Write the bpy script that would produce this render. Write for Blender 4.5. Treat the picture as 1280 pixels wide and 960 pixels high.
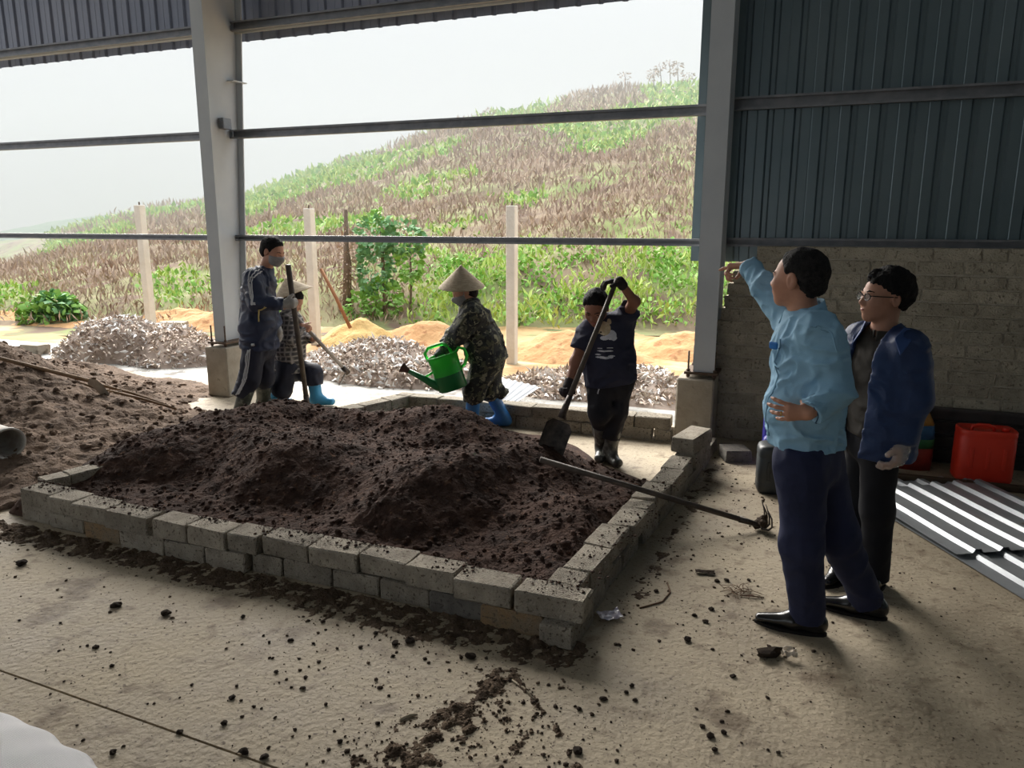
import bpy, bmesh, math, random
import numpy as np
from mathutils import Vector, Matrix

scene = bpy.context.scene
for _o in list(bpy.data.objects):
    bpy.data.objects.remove(_o, do_unlink=True)

# ------------------------------------------------------------------ camera
# building axes: X runs along the open front to the right, Y points out of the shed, Z up; metres
CAM_H = 1.80
PITCH = math.atan2(204, 950)
YAW = math.radians(21.9)
cam_data = bpy.data.cameras.new('camera')
cam_data.sensor_fit = 'HORIZONTAL'
cam_data.sensor_width = 36.0
cam_data.lens = 36.0 * 950.0 / 1280.0
cam_data.clip_start = 0.05
cam_data.clip_end = 600
cam = bpy.data.objects.new('camera', cam_data)
scene.collection.objects.link(cam)
cam.location = (0, 0, CAM_H)
cam.rotation_euler = (math.pi / 2 - PITCH, 0, YAW)
scene.camera = cam

# ------------------------------------------------------------------ sky: even overcast, brighter overhead than at the horizon
SKY_HORIZON = 0.52
SKY_ZENITH = 1.8
world = bpy.data.worlds.new('overcast')
scene.world = world
world.use_nodes = True
_n = world.node_tree.nodes
_l = world.node_tree.links
_n.clear()
_out = _n.new('ShaderNodeOutputWorld')
_bg = _n.new('ShaderNodeBackground')
_tc = _n.new('ShaderNodeTexCoord')
_sx = _n.new('ShaderNodeSeparateXYZ')
_mr = _n.new('ShaderNodeMapRange')
_mr.inputs['From Min'].default_value = 0.0
_mr.inputs['From Max'].default_value = 1.0
_mr.inputs['To Min'].default_value = SKY_HORIZON
_mr.inputs['To Max'].default_value = SKY_ZENITH
_bg.inputs['Color'].default_value = (0.915, 0.955, 1.0, 1)
_l.new(_tc.outputs['Generated'], _sx.inputs[0])
_pw = _n.new('ShaderNodeMath'); _pw.operation = 'POWER'; _pw.inputs[1].default_value = 2.0; _pw.use_clamp = True
_l.new(_sx.outputs['Z'], _pw.inputs[0]); _l.new(_pw.outputs[0], _mr.inputs['Value'])
_l.new(_mr.outputs['Result'], _bg.inputs['Strength'])
_l.new(_bg.outputs[0], _out.inputs[0])

# ------------------------------------------------------------------ sun behind thin cloud: wide and soft, from outside on the left
sun_data = bpy.data.lights.new('sun', 'SUN')
sun_data.energy = 10.5
sun_data.angle = math.radians(50)
sun_data.color = (1.0, 0.965, 0.91)
sun = bpy.data.objects.new('sun', sun_data)
scene.collection.objects.link(sun)
sun.rotation_euler = Vector((0.70, -0.62, -0.52)).to_track_quat('-Z', 'Y').to_euler()

scene.view_settings.view_transform = 'Standard'
scene.view_settings.look = 'None'
scene.view_settings.gamma = 1.0
scene.view_settings.use_curve_mapping = False
scene.view_settings.exposure = 0.78
scene.cycles.max_bounces = 8
scene.cycles.diffuse_bounces = 5
scene.cycles.volume_bounces = 2
scene.cycles.use_denoising = True
scene.cycles.sample_clamp_indirect = 8.0

rng = np.random.default_rng(7)
random.seed(7)
C = scene.collection

# ------------------------------------------------------------------ measuring: points of the place read off the photograph
_F = 950.0
_h = np.array([-math.sin(YAW), math.cos(YAW), 0.0])
_r = np.array([math.cos(YAW), math.sin(YAW), 0.0])
_z = np.array([0, 0, 1.0])
_fw = _h * math.cos(PITCH) - _z * math.sin(PITCH)
_up = _h * math.sin(PITCH) + _z * math.cos(PITCH)
_c = np.array([0, 0, CAM_H])


def ray(x, y):
    return _fw + _r * (x - 640) / _F + _up * (480 - y) / _F


def W(x, y, d):
    """point at horizontal distance d ahead"""
    v = ray(x, y)
    return _c + v * d / (v @ _h)


def G(x, y, z=0.0):
    """point on the level z"""
    v = ray(x, y)
    return _c + v * (z - CAM_H) / v[2]


def YP(x, y, yy):
    """point on a plane parallel to the open front"""
    v = ray(x, y)
    return _c + v * yy / v[1]


def V(*a):
    return np.array(a, float)


def unit(v):
    v = np.asarray(v, float)
    return v / max(np.linalg.norm(v), 1e-9)


# ------------------------------------------------------------------ materials
def lin(c):
    return tuple(((x / 255) / 12.92 if x / 255 <= 0.04045 else ((x / 255 + 0.055) / 1.055) ** 2.4) for x in c)


MATS = {}


def mat(name, c1, c2=None, c3=None, scale=6.0, detail=6.0, rough=0.85, metal=0.0, spec=0.3, bump=0.0, bscale=40.0,
        rand=0.0, lo=0.38, hi=0.62, spot=0.0, spot_scale=30.0, stretch=None, alpha=1.0, trans=0.0, sheen=0.0, rough2=None, coat=0.0,
        wscale=None):
    """sRGB colours; c1/c2 mixed by noise, c3 as specks; rand = per-object brightness variation"""
    if name in MATS:
        return MATS[name]
    m = bpy.data.materials.new(name)
    m.use_nodes = True
    nt = m.node_tree
    N, L = nt.nodes, nt.links
    b = N['Principled BSDF']
    b.inputs['Roughness'].default_value = rough
    b.inputs['Metallic'].default_value = metal
    b.inputs['Specular IOR Level'].default_value = spec
    if alpha < 1:
        b.inputs['Alpha'].default_value = alpha
    if trans > 0:
        b.inputs['Transmission Weight'].default_value = trans
    if sheen > 0:
        b.inputs['Sheen Weight'].default_value = sheen
    if coat > 0:
        b.inputs['Coat Weight'].default_value = coat
    tc = N.new('ShaderNodeTexCoord')
    co = tc.outputs['Object']
    if stretch:
        mp = N.new('ShaderNodeMapping')
        mp.inputs['Scale'].default_value = stretch
        L.new(co, mp.inputs['Vector'])
        co = mp.outputs[0]
    if rand > 0:
        oi = N.new('ShaderNodeObjectInfo')
        ad = N.new('ShaderNodeVectorMath')
        ad.operation = 'ADD'
        sc_ = N.new('ShaderNodeVectorMath')
        sc_.operation = 'SCALE'
        cb = N.new('ShaderNodeCombineXYZ')
        for k in range(3):
            L.new(oi.outputs['Random'], cb.inputs[k])
        L.new(cb.outputs[0], sc_.inputs[0])
        sc_.inputs['Scale'].default_value = 37.0
        L.new(co, ad.inputs[0])
        L.new(sc_.outputs[0], ad.inputs[1])
        co = ad.outputs[0]
    col = None
    if c2 is None:
        b.inputs['Base Color'].default_value = (*lin(c1), 1)
        rgb = N.new('ShaderNodeRGB')
        rgb.outputs[0].default_value = (*lin(c1), 1)
        col = rgb.outputs[0]
    else:
        no = N.new('ShaderNodeTexNoise')
        no.inputs['Scale'].default_value = scale
        no.inputs['Detail'].default_value = detail
        no.inputs['Roughness'].default_value = 0.6
        L.new(co, no.inputs['Vector'])
        cr = N.new('ShaderNodeValToRGB')
        cr.color_ramp.elements[0].position = lo
        cr.color_ramp.elements[0].color = (*lin(c1), 1)
        cr.color_ramp.elements[1].position = hi
        cr.color_ramp.elements[1].color = (*lin(c2), 1)
        L.new(no.outputs['Fac'], cr.inputs['Fac'])
        col = cr.outputs[0]
        if rough2 is not None:
            mr = N.new('ShaderNodeMapRange')
            mr.inputs['From Min'].default_value = lo
            mr.inputs['From Max'].default_value = hi
            mr.inputs['To Min'].default_value = rough
            mr.inputs['To Max'].default_value = rough2
            L.new(no.outputs['Fac'], mr.inputs['Value'])
            L.new(mr.outputs[0], b.inputs['Roughness'])
    if c3 is not None:
        n2 = N.new('ShaderNodeTexNoise')
        n2.inputs['Scale'].default_value = spot_scale
        n2.inputs['Detail'].default_value = 4.0
        L.new(co, n2.inputs['Vector'])
        r2 = N.new('ShaderNodeMapRange')
        r2.inputs['From Min'].default_value = 0.60 - spot
        r2.inputs['From Max'].default_value = 0.68 - spot
        L.new(n2.outputs['Fac'], r2.inputs['Value'])
        mx = N.new('ShaderNodeMix')
        mx.data_type = 'RGBA'
        L.new(r2.outputs[0], mx.inputs['Factor'])
        L.new(col, mx.inputs['A'])
        mx.inputs['B'].default_value = (*lin(c3), 1)
        col = mx.outputs['Result']
    if rand > 0:
        hs = N.new('ShaderNodeHueSaturation')
        mr = N.new('ShaderNodeMapRange')
        mr.inputs['To Min'].default_value = 1 - rand
        mr.inputs['To Max'].default_value = 1 + rand
        L.new(oi.outputs['Random'], mr.inputs['Value'])
        L.new(mr.outputs[0], hs.inputs['Value'])
        L.new(col, hs.inputs['Color'])
        col = hs.outputs[0]
    L.new(col, b.inputs['Base Color'])
    if bump > 0:
        n3 = N.new('ShaderNodeTexNoise')
        n3.inputs['Scale'].default_value = bscale
        n3.inputs['Detail'].default_value = 5.0
        L.new(co, n3.inputs['Vector'])
        bp = N.new('ShaderNodeBump')
        bp.inputs['Strength'].default_value = bump
        bp.inputs['Distance'].default_value = 0.02
        L.new(n3.outputs['Fac'], bp.inputs['Height'])
        L.new(bp.outputs[0], b.inputs['Normal'])
    MATS[name] = m
    return m


# ------------------------------------------------------------------ object helpers
def tag(o, label=None, cat=None, group=None, kind=None):
    if label:
        o['label'] = label
    if cat:
        o['category'] = cat
    if group:
        o['group'] = group
    if kind:
        o['kind'] = kind
    return o


def thing(name, label, cat, loc=(0, 0, 0), group=None, kind=None):
    o = bpy.data.objects.new(name, None)
    o.empty_display_size = 0.1
    o.location = tuple(float(x) for x in loc)
    C.objects.link(o)
    return tag(o, label, cat, group, kind)


def origin_of(o):
    p = Vector((0, 0, 0))
    while o is not None:
        p += o.location
        o = o.parent
    return np.array(p)


def link_mesh(name, me, m, parent=None, origin=None):
    """me holds world coordinates; the object keeps them, under its parent"""
    o = bpy.data.objects.new(name, me)
    C.objects.link(o)
    if m is not None:
        me.materials.append(m)
    if parent is not None:
        o.parent = parent
    base = origin_of(parent) if parent is not None else np.zeros(3)
    if origin is None and parent is None:
        n = len(me.vertices)
        if n:
            co = np.empty(n * 3)
            me.vertices.foreach_get('co', co)
            co = co.reshape(-1, 3)
            origin = V((co[:, 0].min() + co[:, 0].max()) / 2, (co[:, 1].min() + co[:, 1].max()) / 2, co[:, 2].min())
    if origin is None:
        origin = base
    me.transform(Matrix.Translation(Vector(-np.asarray(origin, float))))
    o.location = Vector(np.asarray(origin, float) - base)
    return o


def np_mesh(name, v, f, smooth=True):
    me = bpy.data.meshes.new(name)
    v = np.asarray(v, np.float32)
    f = np.asarray(f, np.int32)
    k = f.shape[1]
    me.vertices.add(len(v))
    me.vertices.foreach_set('co', v.ravel())
    me.loops.add(f.size)
    me.loops.foreach_set('vertex_index', f.ravel())
    me.polygons.add(len(f))
    me.polygons.foreach_set('loop_start', np.arange(0, f.size, k, dtype=np.int32))
    me.update(calc_edges=True)
    if smooth:
        me.polygons.foreach_set('use_smooth', np.ones(len(f), bool))
    me.validate()
    return me


class MB:
    """collects shapes in world coordinates and links them as ONE mesh object"""

    def __init__(s):
        s.v = []
        s.f = []
        s.sm = []

    def raw(s, v, f, smooth=False):
        o = len(s.v)
        s.v += [tuple(float(q) for q in p) for p in v]
        s.f += [tuple(i + o for i in q) for q in f]
        s.sm += [smooth] * len(f)
        return s

    def box(s, lo, hi, R=None, about=None):
        x0, y0, z0 = lo
        x1, y1, z1 = hi
        v = np.array([(x0, y0, z0), (x1, y0, z0), (x1, y1, z0), (x0, y1, z0), (x0, y0, z1), (x1, y0, z1), (x1, y1, z1), (x0, y1, z1)], float)
        if R is not None:
            a = np.asarray(about if about is not None else v.mean(0))
            v = (v - a) @ np.asarray(R).T + a
        return s.raw(v, [(0, 3, 2, 1), (4, 5, 6, 7), (0, 1, 5, 4), (1, 2, 6, 5), (2, 3, 7, 6), (3, 0, 4, 7)])

    def obox(s, c, ax, ay, az, hx, hy, hz):
        """oriented box: centre, unit axes, half sizes"""
        v = []
        for dz in (-1, 1):
            for dx, dy in ((-1, -1), (1, -1), (1, 1), (-1, 1)):
                v.append(np.asarray(c) + np.asarray(ax) * dx * hx + np.asarray(ay) * dy * hy + np.asarray(az) * dz * hz)
        return s.raw(v, [(0, 3, 2, 1), (4, 5, 6, 7), (0, 1, 5, 4), (1, 2, 6, 5), (2, 3, 7, 6), (3, 0, 4, 7)])

    def tube(s, pts, rad, n=8, caps=True, flat=None):
        pts = [np.asarray(p, float) for p in pts]
        if np.isscalar(rad):
            rad = [rad] * len(pts)
        t0 = unit(pts[1] - pts[0])
        a = np.cross(t0, V(0, 0, 1))
        if np.linalg.norm(a) < 1e-3:
            a = np.cross(t0, V(0, 1, 0))
        a = unit(a)
        v = []
        for i, p in enumerate(pts):
            t = unit(pts[min(i + 1, len(pts) - 1)] - pts[max(i - 1, 0)])
            a = unit(a - t * (a @ t))
            b = np.cross(t, a)
            for k in range(n):
                an = 2 * math.pi * k / n
                v.append(p + (a * math.cos(an) + b * math.sin(an) * (flat or 1.0)) * rad[i])
        f = []
        for i in range(len(pts) - 1):
            for k in range(n):
                k2 = (k + 1) % n
                f.append((i * n + k, i * n + k2, (i + 1) * n + k2, (i + 1) * n + k))
        if caps:
            f.append(tuple(range(n - 1, -1, -1)))
            f.append(tuple((len(pts) - 1) * n + k for k in range(n)))
        return s.raw(v, f, True)

    def lathe(s, prof, o=(0, 0, 0), axis=(0, 0, 1), n=24, side=None, squash=1.0):
        """prof: list of (radius, height) from bottom to top"""
        axis = unit(axis)
        a = np.cross(axis, V(0, 1, 0) if abs(axis[1]) < 0.9 else V(1, 0, 0)) if side is None else np.asarray(side, float)
        a = unit(a - axis * (a @ axis))
        b = np.cross(axis, a)
        v = []
        for rr, hh in prof:
            for k in range(n):
                an = 2 * math.pi * k / n
                v.append(np.asarray(o) + axis * hh + (a * math.cos(an) + b * math.sin(an) * squash) * max(rr, 1e-4))
        f = []
        for i in range(len(prof) - 1):
            for k in range(n):
                k2 = (k + 1) % n
                f.append((i * n + k, i * n + k2, (i + 1) * n + k2, (i + 1) * n + k))
        return s.raw(v, f, True)

    def prism(s, poly, d):
        """planar polygon (3-D points) extruded along d"""
        n = len(poly)
        v = [np.asarray(p, float) for p in poly] + [np.asarray(p, float) + np.asarray(d, float) for p in poly]
        f = [tuple(range(n - 1, -1, -1)), tuple(range(n, 2 * n))]
        f += [(i, (i + 1) % n, n + (i + 1) % n, n + i) for i in range(n)]
        return s.raw(v, f)

    def mesh(s, name, bevel=0.0, seg=1, fix=True):
        me = bpy.data.meshes.new(name)
        me.from_pydata(s.v, [], s.f)
        me.polygons.foreach_set('use_smooth', s.sm)
        if bevel > 0 or fix:
            bm = bmesh.new()
            bm.from_mesh(me)
            if fix:
                bmesh.ops.recalc_face_normals(bm, faces=bm.faces)
            if bevel > 0:
                ed = [e for e in bm.edges if len(e.link_faces) == 2 and e.calc_face_angle(0) > 0.5]
                bmesh.ops.bevel(bm, geom=ed, offset=bevel, segments=seg, affect='EDGES', profile=0.6)
            bm.to_mesh(me)
            bm.free()
        me.update()
        return me

    def build(s, name, m, parent=None, bevel=0.0, seg=1, origin=None):
        return link_mesh(name, s.mesh(name, bevel, seg), m, parent, origin)


# ------------------------------------------------------------------ noise in numpy
def _hash(i, j, k, seed):
    n = (i * 374761393 + j * 668265263 + k * 2147483647 + seed * 974634777) & 0xFFFFFFFF
    n = ((n ^ (n >> 13)) * 1274126177) & 0xFFFFFFFF
    n = n ^ (n >> 16)
    return (n & 0xFFFF).astype(np.float32) / 65535.0


def vnoise(P, seed=0):
    P = np.asarray(P, np.float32)
    I = np.floor(P).astype(np.int64)
    f = P - I
    f = f * f * (3 - 2 * f)
    r = 0
    for dx in (0, 1):
        wx = f[:, 0] if dx else 1 - f[:, 0]
        for dy in (0, 1):
            wy = f[:, 1] if dy else 1 - f[:, 1]
            for dz in (0, 1):
                wz = f[:, 2] if dz else 1 - f[:, 2]
                r = r + _hash(I[:, 0] + dx, I[:, 1] + dy, I[:, 2] + dz, seed) * wx * wy * wz
    return r


def fbm(P, oct=4, seed=0, gain=0.5):
    P = np.asarray(P, np.float32)
    a, s, t = 1.0, 0, 0
    for o in range(oct):
        s = s + a * vnoise(P * (2.03 ** o) + o * 7.3, seed + o)
        t += a
        a *= gain
    return s / t


def fbm2(x, y, oct=4, seed=0, gain=0.5):
    x = np.asarray(x, float)
    y = np.asarray(y, float)
    P = np.stack([x.ravel(), y.ravel(), np.zeros(x.size)], 1)
    return fbm(P, oct, seed, gain).reshape(x.shape)


def sstep(a, b, x):
    t = np.clip((x - a) / (b - a), 0, 1)
    return t * t * (3 - 2 * t)


def height_mesh(name, xs, ys, zf, m, parent=None, smooth=True, rot=0.0, about=(0, 0)):
    """height field over a grid; zf(X, Y) in world coordinates"""
    X, Y = np.meshgrid(xs, ys)
    if rot:
        c_, s_ = math.cos(rot), math.sin(rot)
        X, Y = about[0] + X * c_ - Y * s_, about[1] + X * s_ + Y * c_
    Z = zf(X, Y)
    v = np.stack([X.ravel(), Y.ravel(), Z.ravel()], 1)
    nx, ny = len(xs), len(ys)
    idx = np.arange(nx * ny).reshape(ny, nx)
    f = np.stack([idx[:-1, :-1].ravel(), idx[:-1, 1:].ravel(), idx[1:, 1:].ravel(), idx[1:, :-1].ravel()], 1)
    me = np_mesh(name, v, f, smooth)
    return link_mesh(name, me, m, parent)


_ico = None


def lump_cloud(name, P, R, m, parent=None, squash=0.7, seed=1, sub=1):
    """many little irregular lumps joined as one mesh"""
    global _ico
    bm = bmesh.new()
    bmesh.ops.create_icosphere(bm, subdivisions=sub, radius=1.0)
    iv = np.array([v.co[:] for v in bm.verts])
    jf = np.array([[v.index for v in f.verts] for f in bm.faces])
    bm.free()
    g = np.random.default_rng(seed)
    n = len(P)
    k = len(iv)
    jit = 1 + g.uniform(-0.35, 0.35, (n, k, 1))
    an = g.uniform(0, 2 * math.pi, n)
    ca, sa = np.cos(an)[:, None], np.sin(an)[:, None]
    sx = g.uniform(0.7, 1.3, (n, 1))
    v = iv[None] * jit
    x = v[:, :, 0] * sx
    y = v[:, :, 1]
    z = v[:, :, 2] * squash
    xx = x * ca - y * sa
    yy = x * sa + y * ca
    v = np.stack([xx, yy, z], 2) * np.asarray(R)[:, None, None] + np.asarray(P)[:, None, :]
    f = (jf[None] + (np.arange(n) * k)[:, None, None]).reshape(-1, 3)
    return link_mesh(name, np_mesh(name, v.reshape(-1, 3), f, False), m, parent)


def leaf_cloud(name, P, S, m, parent=None, seed=1, up=0.3, bend=0.25, aspect=0.55, dirs=None):
    """many folded leaves (two quads each) joined as one mesh; up = how far they point upward"""
    g = np.random.default_rng(seed)
    n = len(P)
    d = g.normal(size=(n, 3)) if dirs is None else np.asarray(dirs, float) + g.normal(size=(n, 3)) * 0.25
    if dirs is None:
        d[:, 2] = np.abs(d[:, 2]) * 0.5 + up * 2
    d /= np.linalg.norm(d, axis=1)[:, None]
    s = np.cross(d, g.normal(size=(n, 3)))
    s /= np.linalg.norm(s, axis=1)[:, None]
    nn = np.cross(d, s)
    S = np.asarray(S)[:, None] * np.ones((n, 1))
    w = S * aspect * 0.5
    P = np.asarray(P)
    a = P
    mid = P + d * S * 0.5 + nn * S * bend * 0.4
    tip = P + d * S - nn * S * bend * 0.2
    l_ = mid + s * w - nn * w * bend
    r_ = mid - s * w - nn * w * bend
    v = np.stack([a, l_, tip, mid, r_], 1).reshape(-1, 3)
    o = (np.arange(n) * 5)[:, None]
    f = np.concatenate([o + np.array([[0, 3, 2, 1]]), o + np.array([[0, 4, 2, 3]])], 0)
    return link_mesh(name, np_mesh(name, v, f, False), m, parent)


# ------------------------------------------------------------------ signed distance shapes -> one smooth surface
def cone(a, b, ra, rb):
    a = np.asarray(a, np.float32)
    b = np.asarray(b, np.float32)
    ab = b - a
    L2 = float(ab @ ab) + 1e-9

    def f(P):
        q = P - a
        t = np.clip((q @ ab) / L2, 0, 1)
        return np.linalg.norm(q - t[:, None] * ab, axis=1) - (ra + (rb - ra) * t)
    return f


def cone2(a, b, wa, da, wb, db, wdir):
    """limb or trunk with an oval section: half width w along wdir, half depth d across"""
    a = np.asarray(a, np.float32)
    b = np.asarray(b, np.float32)
    ab = b - a
    L2 = float(ab @ ab) + 1e-9
    wdir = unit(wdir).astype(np.float32)

    def f(P):
        q = P - a
        t = np.clip((q @ ab) / L2, 0, 1)
        q = q - t[:, None] * ab
        w = wa + (wb - wa) * t
        d = da + (db - da) * t
        qw = q @ wdir
        rest = np.sqrt(np.maximum((q * q).sum(1) - qw * qw, 0))
        k0 = np.sqrt((qw / w) ** 2 + (rest / d) ** 2)
        k1 = np.sqrt((qw / w ** 2) ** 2 + (rest / d ** 2) ** 2) + 1e-6
        return k0 * (k0 - 1) / k1
    return f


def ell(c, r, R=None):
    c = np.asarray(c, np.float32)
    r = np.asarray(r, np.float32)
    R = None if R is None else np.asarray(R, np.float32)

    def f(P):
        q = P - c
        if R is not None:
            q = q @ R.T
        k0 = np.linalg.norm(q / r, axis=1)
        k1 = np.linalg.norm(q / (r * r), axis=1) + 1e-6
        return k0 * (k0 - 1) / k1
    return f


def plane(p, n):
    """negative on the side away from n"""
    p = np.asarray(p, np.float32)
    n = unit(n).astype(np.float32)
    return lambda P: (P - p) @ n


def smin(a, b, k):
    if k <= 0:
        return np.minimum(a, b)
    h = np.maximum(k - np.abs(a - b), 0) / k
    return np.minimum(a, b) - h * h * k * 0.25


def U(fs, k=0.03):
    def f(P):
        r = fs[0](P)
        for g in fs[1:]:
            r = smin(r, g(P), k)
        return r
    return f


def cut(f, *gs):
    def r(P):
        d = f(P)
        for g in gs:
            d = np.maximum(d, g(P))
        return d
    return r


def sub(f, *gs):
    def r(P):
        d = f(P)
        for g in gs:
            d = -smin(-d, g(P), 0.008)
        return d
    return r


def wrinkle(f, amp=0.006, scale=(9, 9, 9), seed=3, fine=0.35):
    sc_ = np.asarray(scale, np.float32)

    def g(P):
        d = f(P)
        near = np.abs(d) < 0.06
        if near.any():
            Q = P[near] * sc_
            w = vnoise(Q * 0.6, seed + 9)[:, None] * 1.6
            n = vnoise(Q + w, seed)
            n2 = vnoise(Q * 2.3 + w * 2, seed + 1)
            rdg = (1 - np.abs(2 * n - 1)) ** 1.7
            r2 = (1 - np.abs(2 * n2 - 1)) ** 1.7
            d = d.copy()
            d[near] -= amp * (rdg * 2 - 1.0 + fine * (r2 * 2 - 1))
        return d
    return g


def surf(f, lo, hi, h):
    """sparse evaluation on a grid of pitch h, then surface nets; returns verts, quads"""
    lo = np.asarray(lo, np.float32) - 2 * h
    hi = np.asarray(hi, np.float32) + 2 * h
    B = 6
    nb = np.ceil((hi - lo) / (h * B)).astype(int) + 1
    n = nb * B
    bi = np.stack(np.meshgrid(*[np.arange(q) for q in nb], indexing='ij'), -1).reshape(-1, 3)
    cen = lo + (bi * B + (B - 1) / 2) * h
    dc = f(cen.astype(np.float32))
    keep = np.abs(dc) < B * h * 0.87 * 1.9 + 0.03
    D = np.empty((nb[0], nb[1], nb[2], B, B, B), np.float32)
    D[...] = np.where(dc < 0, -1, 1).reshape(*nb, 1, 1, 1)
    off = np.stack(np.meshgrid(*[np.arange(B)] * 3, indexing='ij'), -1).reshape(-1, 3)
    kb = bi[keep]
    for s in range(0, len(kb), 1500):
        q = kb[s:s + 1500]
        P = (lo + (q[:, None] * B + off[None]) * h).reshape(-1, 3).astype(np.float32)
        D[q[:, 0], q[:, 1], q[:, 2]] = f(P).reshape(-1, B, B, B)
    D = D.transpose(0, 3, 1, 4, 2, 5).reshape(*n)
    S = D < 0
    cnt = np.zeros(tuple(n - 1), np.int8)
    cs = [(a, b, c_) for a in (0, 1) for b in (0, 1) for c_ in (0, 1)]
    for a, b, c_ in cs:
        cnt += S[a:n[0] - 1 + a, b:n[1] - 1 + b, c_:n[2] - 1 + c_]
    act = np.argwhere((cnt > 0) & (cnt < 8))
    idx = np.full(tuple(n - 1), -1, np.int64)
    idx[act[:, 0], act[:, 1], act[:, 2]] = np.arange(len(act))
    acc = np.zeros((len(act), 3))
    num = np.zeros(len(act))
    val = {q: D[act[:, 0] + q[0], act[:, 1] + q[1], act[:, 2] + q[2]] for q in cs}
    for p in cs:
        for ax in range(3):
            if p[ax] == 0:
                q = list(p)
                q[ax] = 1
                q = tuple(q)
                a, b = val[p], val[q]
                m = (a < 0) != (b < 0)
                t = np.where(m, a / np.where(m, a - b, 1), 0)
                pt = np.tile(np.array(p, float), (len(act), 1))
                pt[:, ax] += t
                acc[m] += pt[m]
                num[m] += 1
    v = lo + (act + acc / num[:, None]) * h
    quads = []
    for ax in range(3):
        o1, o2 = (ax + 1) % 3, (ax + 2) % 3
        sl0 = [slice(1, None)] * 3
        sl1 = [slice(1, None)] * 3
        sl0[ax] = slice(0, -1)
        sl1[ax] = slice(1, None)
        a, b = S[tuple(sl0)], S[tuple(sl1)]
        e = np.argwhere(a != b)
        s0 = a[e[:, 0], e[:, 1], e[:, 2]]
        base = e.copy()
        base[:, o1] += 1
        base[:, o2] += 1
        ids = []
        for d1, d2 in ((-1, -1), (0, -1), (0, 0), (-1, 0)):
            q = base.copy()
            q[:, o1] += d1
            q[:, o2] += d2
            q = np.minimum(q, n - 2)
            ids.append(idx[q[:, 0], q[:, 1], q[:, 2]])
        qd = np.stack(ids, 1)
        qd[~s0] = qd[~s0][:, ::-1]
        quads.append(qd)
    qd = np.concatenate(quads)
    qd = qd[(qd >= 0).all(1)]
    return v, qd


def skin_mesh(name, f, lo, hi, h, m, parent, relax=1):
    v, q = surf(f, lo, hi, h)
    if relax:
        for _ in range(relax):
            a = np.zeros_like(v)
            c_ = np.zeros(len(v))
            for i in range(4):
                j = (i + 1) % 4
                np.add.at(a, q[:, i], v[q[:, j]])
                np.add.at(a, q[:, j], v[q[:, i]])
                np.add.at(c_, q[:, i], 1)
                np.add.at(c_, q[:, j], 1)
            v = v * 0.55 + 0.45 * a / np.maximum(c_, 1)[:, None]
    return link_mesh(name, np_mesh(name, v, q, True), m, parent)
# ================================================================== THE SHED
m_floor = mat('floor_concrete', (156, 143, 122), (188, 174, 150), (122, 107, 88), scale=1.7, detail=9, rough=0.62, rough2=0.85, spec=0.35,
              bump=0.35, bscale=38, lo=0.32, hi=0.68, spot=-0.01, spot_scale=2.6)
m_block = mat('block_concrete', (144, 136, 123), (172, 163, 148), (108, 98, 86), scale=9, detail=8, rough=0.95, bump=0.9, bscale=130, rand=0.16,
              spot=0.02, spot_scale=60)
m_block_tan = mat('block_tan', (158, 130, 96), (146, 130, 108), (116, 102, 84), scale=10, rough=0.95, bump=0.9, bscale=130, spot=0.02, spot_scale=60)
m_block_dark = mat('block_dark', (104, 100, 94), (124, 119, 112), (84, 80, 75), scale=12, rough=0.95, bump=0.7, bscale=130, spot=0.02, spot_scale=60)
m_wallblock = mat('wall_block', (162, 154, 136), (186, 177, 158), (130, 122, 107), scale=7, detail=8, rough=0.95, bump=0.9, bscale=90, rand=0.13, spot=0.01, spot_scale=40)
m_mortar = mat('mortar', (168, 160, 144), (184, 176, 160), scale=20, rough=0.95, bump=0.8, bscale=60)
m_steel = mat('painted_steel', (184, 189, 193), (194, 198, 200), scale=2.0, rough=0.45, spec=0.4, metal=0.0)
m_girt = mat('galvanised_girt', (120, 122, 126), (138, 138, 140), scale=8, rough=0.45, metal=0.5)
m_clad = mat('cladding_sheet', (100, 116, 122), (110, 124, 129), scale=1.2, rough=0.32, spec=0.5, metal=0.35)
m_clad2 = mat('cladding_sheet_upper', (128, 134, 150), (138, 142, 156), scale=1.2, rough=0.4, spec=0.5, metal=0.2)
m_bolt = mat('rusty_bolt', (92, 74, 60), (110, 96, 84), scale=40, rough=0.7, metal=0.5)
m_pede = mat('pedestal_concrete', (150, 141, 126), (170, 161, 146), (120, 110, 96), scale=4, rough=0.9, bump=0.3, bscale=40, spot=-0.02, spot_scale=9)
m_roof = mat('roof_sheet', (112, 118, 122), (120, 124, 128), rough=0.5, metal=0.2)

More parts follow.
